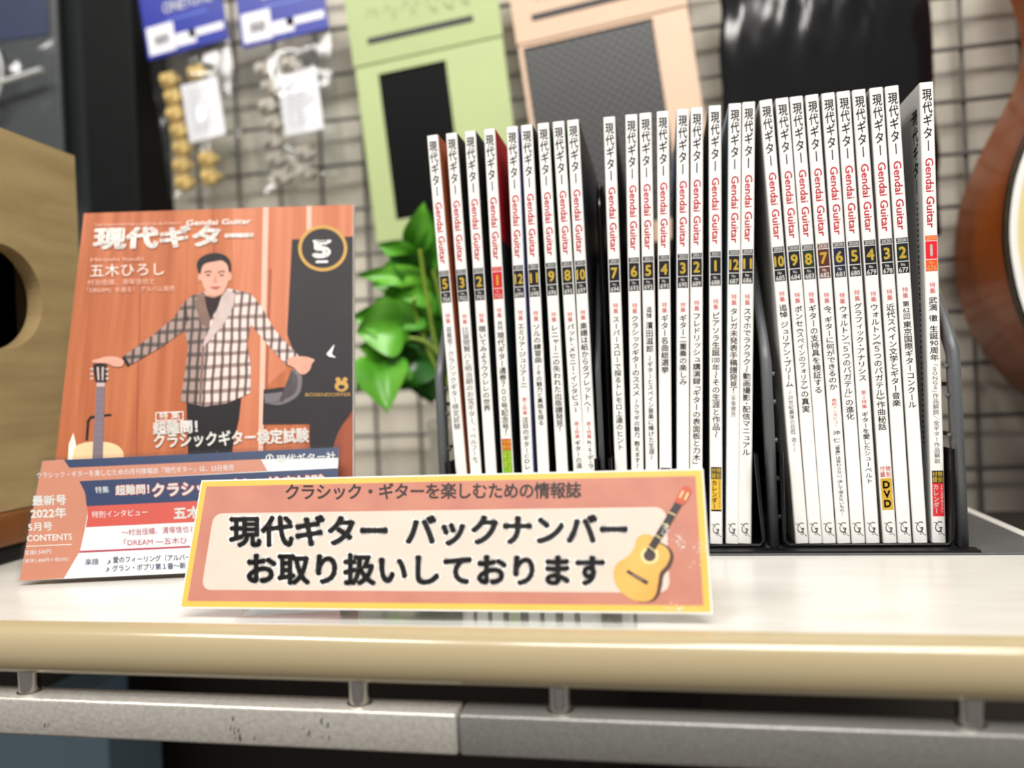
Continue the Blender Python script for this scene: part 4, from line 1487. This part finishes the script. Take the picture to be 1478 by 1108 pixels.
mb.box((-wx + .006, y0 + .0061, zb + .0041), (-wx + .1, y1 - .0061, zt - .0061), BLKSH)
mb.build('body', wb)
mb = MB()
mb.box((-wx - .001, y0 - .001, .011), (.0015, y1 + .001, .0339), RIMW, .004, 3)
mb.build('lower_band', wb)
mb = MB()
mb.box((-wx, y0, .0002), (-.002, y1, .0109), BLACKPL, .002)
mb.build('foot', wb)

# ---- dark packet with clear film behind the box, top left
P = at(40, 150, .43)
dp = thing('dark_packet', 'dark packet in clear film hanging at the top left corner', 'packet', (P.x - .02, .43, P.z))
mb = MB()
mb.box((-.08, .004, -.09), (.058, .012, .16), mat('slate_cardboard', (70, 74, 76), .5, var=.08), .003)
mb.build('backing_card', dp)
mb = MB()
mb.box((-.05, .0028, .075), (.048, .0038, .14), mat('dark_blue_print', (42, 52, 82), .5))
mb.build('header_print', dp)
mb = MB()
vs, fs = pillow((-.011, .002, .07), .136, .155, .012, 31)
mb.add(vs, fs, BAGCLEAR, True)
mb.build('film_bag', dp)
mb = MB()
pale = mat('pale_cable', (200, 202, 200), .3)
for r, cz in ((.05, .035), (.042, .033)):
    mb.tube([(-.05 + r * math.cos(w), -.012, cz + r * math.sin(w)) for w in [2 * math.pi * k / 40 for k in range(41)]], .0022, pale, 8)
mb.tube([(-.06, -.014, .012), (.05, -.012, .03)], .003, pale, 8)
mb.build('coiled_cable', dp)
mb = MB()
mb.tube([(-.01, .005, .15), (-.01, .035, .15)], .002, CHROME, 8)
mb.build('hook', dp)

# ---- green plant between the display magazine and the rack
pl = thing('potted_plant', 'bright green leafy plant growing behind the left magazines', 'plant', (0, 0, 0))
LEAF = mat('leaf_green', (112, 190, 58), .3, var=.2, scale=30, c2=(76, 156, 38))
LEAFD = mat('leaf_green_deep', (48, 118, 34), .3, var=.2, scale=30)
STEM = mat('stem_green', (150, 180, 70), .4)


def leaf(bpx, tpx, width, Y0, Y1, mt, fold=.25, droop=.15):
    b, t = at(*bpx, Y0), at(*tpx, Y1)
    ax = (t - b)
    L = ax.length
    ax.normalize()
    fw = (CAM - b).normalized()
    sd = ax.cross(fw).normalized()
    up = sd.cross(ax).normalized()
    mb = MB()
    nu, nv = 12, 6
    vs, fs = [], []
    for i in range(nu + 1):
        u = i / nu
        w = width * (math.sin(math.pi * min(1, u ** .62)) ** .8 if 0 < u < 1 else 0.0)
        for j in range(nv + 1):
            v = j / nv * 2 - 1
            h = abs(v) * fold * w - droop * L * u * u + .05 * L * math.sin(u * 6 + v * 2) * abs(v)
            back = .06 * L * (1 - u) ** 6 * abs(v) * 2
            vs.append(b + ax * (L * u - back) + sd * (v * w / 2) + up * h)
    for i in range(nu):
        for j in range(nv):
            a = i * (nv + 1) + j
            fs.append([a, a + 1, a + nv + 2, a + nv + 1])
    mb.add(vs, fs, mt, True)
    return mb.build('leaf', pl)


LV = [((600, 356), (612, 296), .026, .33, .31, LEAF), ((622, 380), (634, 318), .03, .34, .32, LEAF), ((595, 372), (548, 352), .022, .33, .31, LEAF),
      ((612, 400), (566, 372), .03, .33, .3, LEAFD), ((606, 398), (516, 396), .018, .32, .29, LEAF), ((620, 420), (575, 425), .026, .33, .31, LEAF),
      ((590, 470), (512, 455), .04, .32, .29, LEAF), ((600, 455), (545, 432), .03, .33, .3, LEAF), ((604, 470), (560, 490), .034, .34, .31, LEAFD),
      ((548, 522), (556, 586), .046, .31, .28, LEAF), ((592, 486), (598, 556), .05, .36, .35, LEAFD), ((622, 450), (634, 520), .046, .36, .36, LEAFD),
      ((622, 396), (642, 350), .034, .35, .34, LEAF), ((598, 430), (612, 480), .034, .34, .33, LEAF), ((560, 505), (520, 500), .028, .33, .31, LEAF),
      ((610, 350), (640, 300), .03, .36, .35, LEAFD), ((618, 430), (650, 410), .04, .36, .35, LEAFD), ((540, 530), (516, 560), .026, .32, .3, LEAF),
      ((575, 470), (516, 478), .05, .31, .29, LEAF), ((585, 400), (540, 410), .036, .33, .31, LEAF), ((600, 512), (572, 560), .05, .34, .32, LEAFD), ((616, 360), (628, 330), .04, .35, .34, LEAF), ((590, 440), (556, 470), .046, .33, .31, LEAF), ((612, 500), (622, 580), .06, .37, .36, LEAFD), ((566, 520), (540, 560), .044, .32, .3, LEAF),
         ((612, 378), (590, 330), .026, .345, .33, LEAF), ((600, 500), (622, 540), .04, .37, .36, LEAFD)]
for l in LV:
    leaf(*l)
for pts in (((665, 600), (630, 500), (615, 420), (606, 360)), ((668, 600), (640, 520), (592, 488), (515, 524)), ((672, 600), (640, 450), (625, 390)), ((665, 600), (625, 520), (600, 455), (598, 430))):
    mb = MB()
    cp = [at(p[0], p[1], .345 - .012 * i) for i, p in enumerate(pts)]
    ps = []
    for i in range(len(cp) - 1):
        p0, p1, p2, p3 = cp[max(i - 1, 0)], cp[i], cp[i + 1], cp[min(i + 2, len(cp) - 1)]
        for t in [k / 6 for k in range(6)]:
            ps.append(.5 * (2 * p1 + (p2 - p0) * t + (2 * p0 - 5 * p1 + 4 * p2 - p3) * t * t + (3 * p1 - p0 - 3 * p2 + p3) * t ** 3))
    ps.append(cp[-1])
    mb.tube(ps, .0018, STEM, 8)
    mb.build('stem', pl)
P = at(668, 606, .37)
mb = MB()
prof = [(.026, .0006), (.03, .004), (.036, P.z - .012), (.038, P.z - .008), (.038, P.z), (.034, P.z), (.033, P.z - .01)]
n = 28
vs = [(P.x + r * math.cos(2 * math.pi * k / n), .385 + r * math.sin(2 * math.pi * k / n), zz) for r, zz in prof for k in range(n)]
fs = [[i * n + k, i * n + (k + 1) % n, (i + 1) * n + (k + 1) % n, (i + 1) * n + k] for i in range(len(prof) - 1) for k in range(n)]
fs.append(list(range(n))[::-1])
fs.append([(len(prof) - 1) * n + k for k in range(n)])
mb.add(vs, fs, mat('pot_white', (220, 216, 206), .4), True)
mb.build('pot', pl)

# the lettering helper is not part of the place
if _co.name in bpy.data.objects:
    bpy.data.objects.remove(_co)
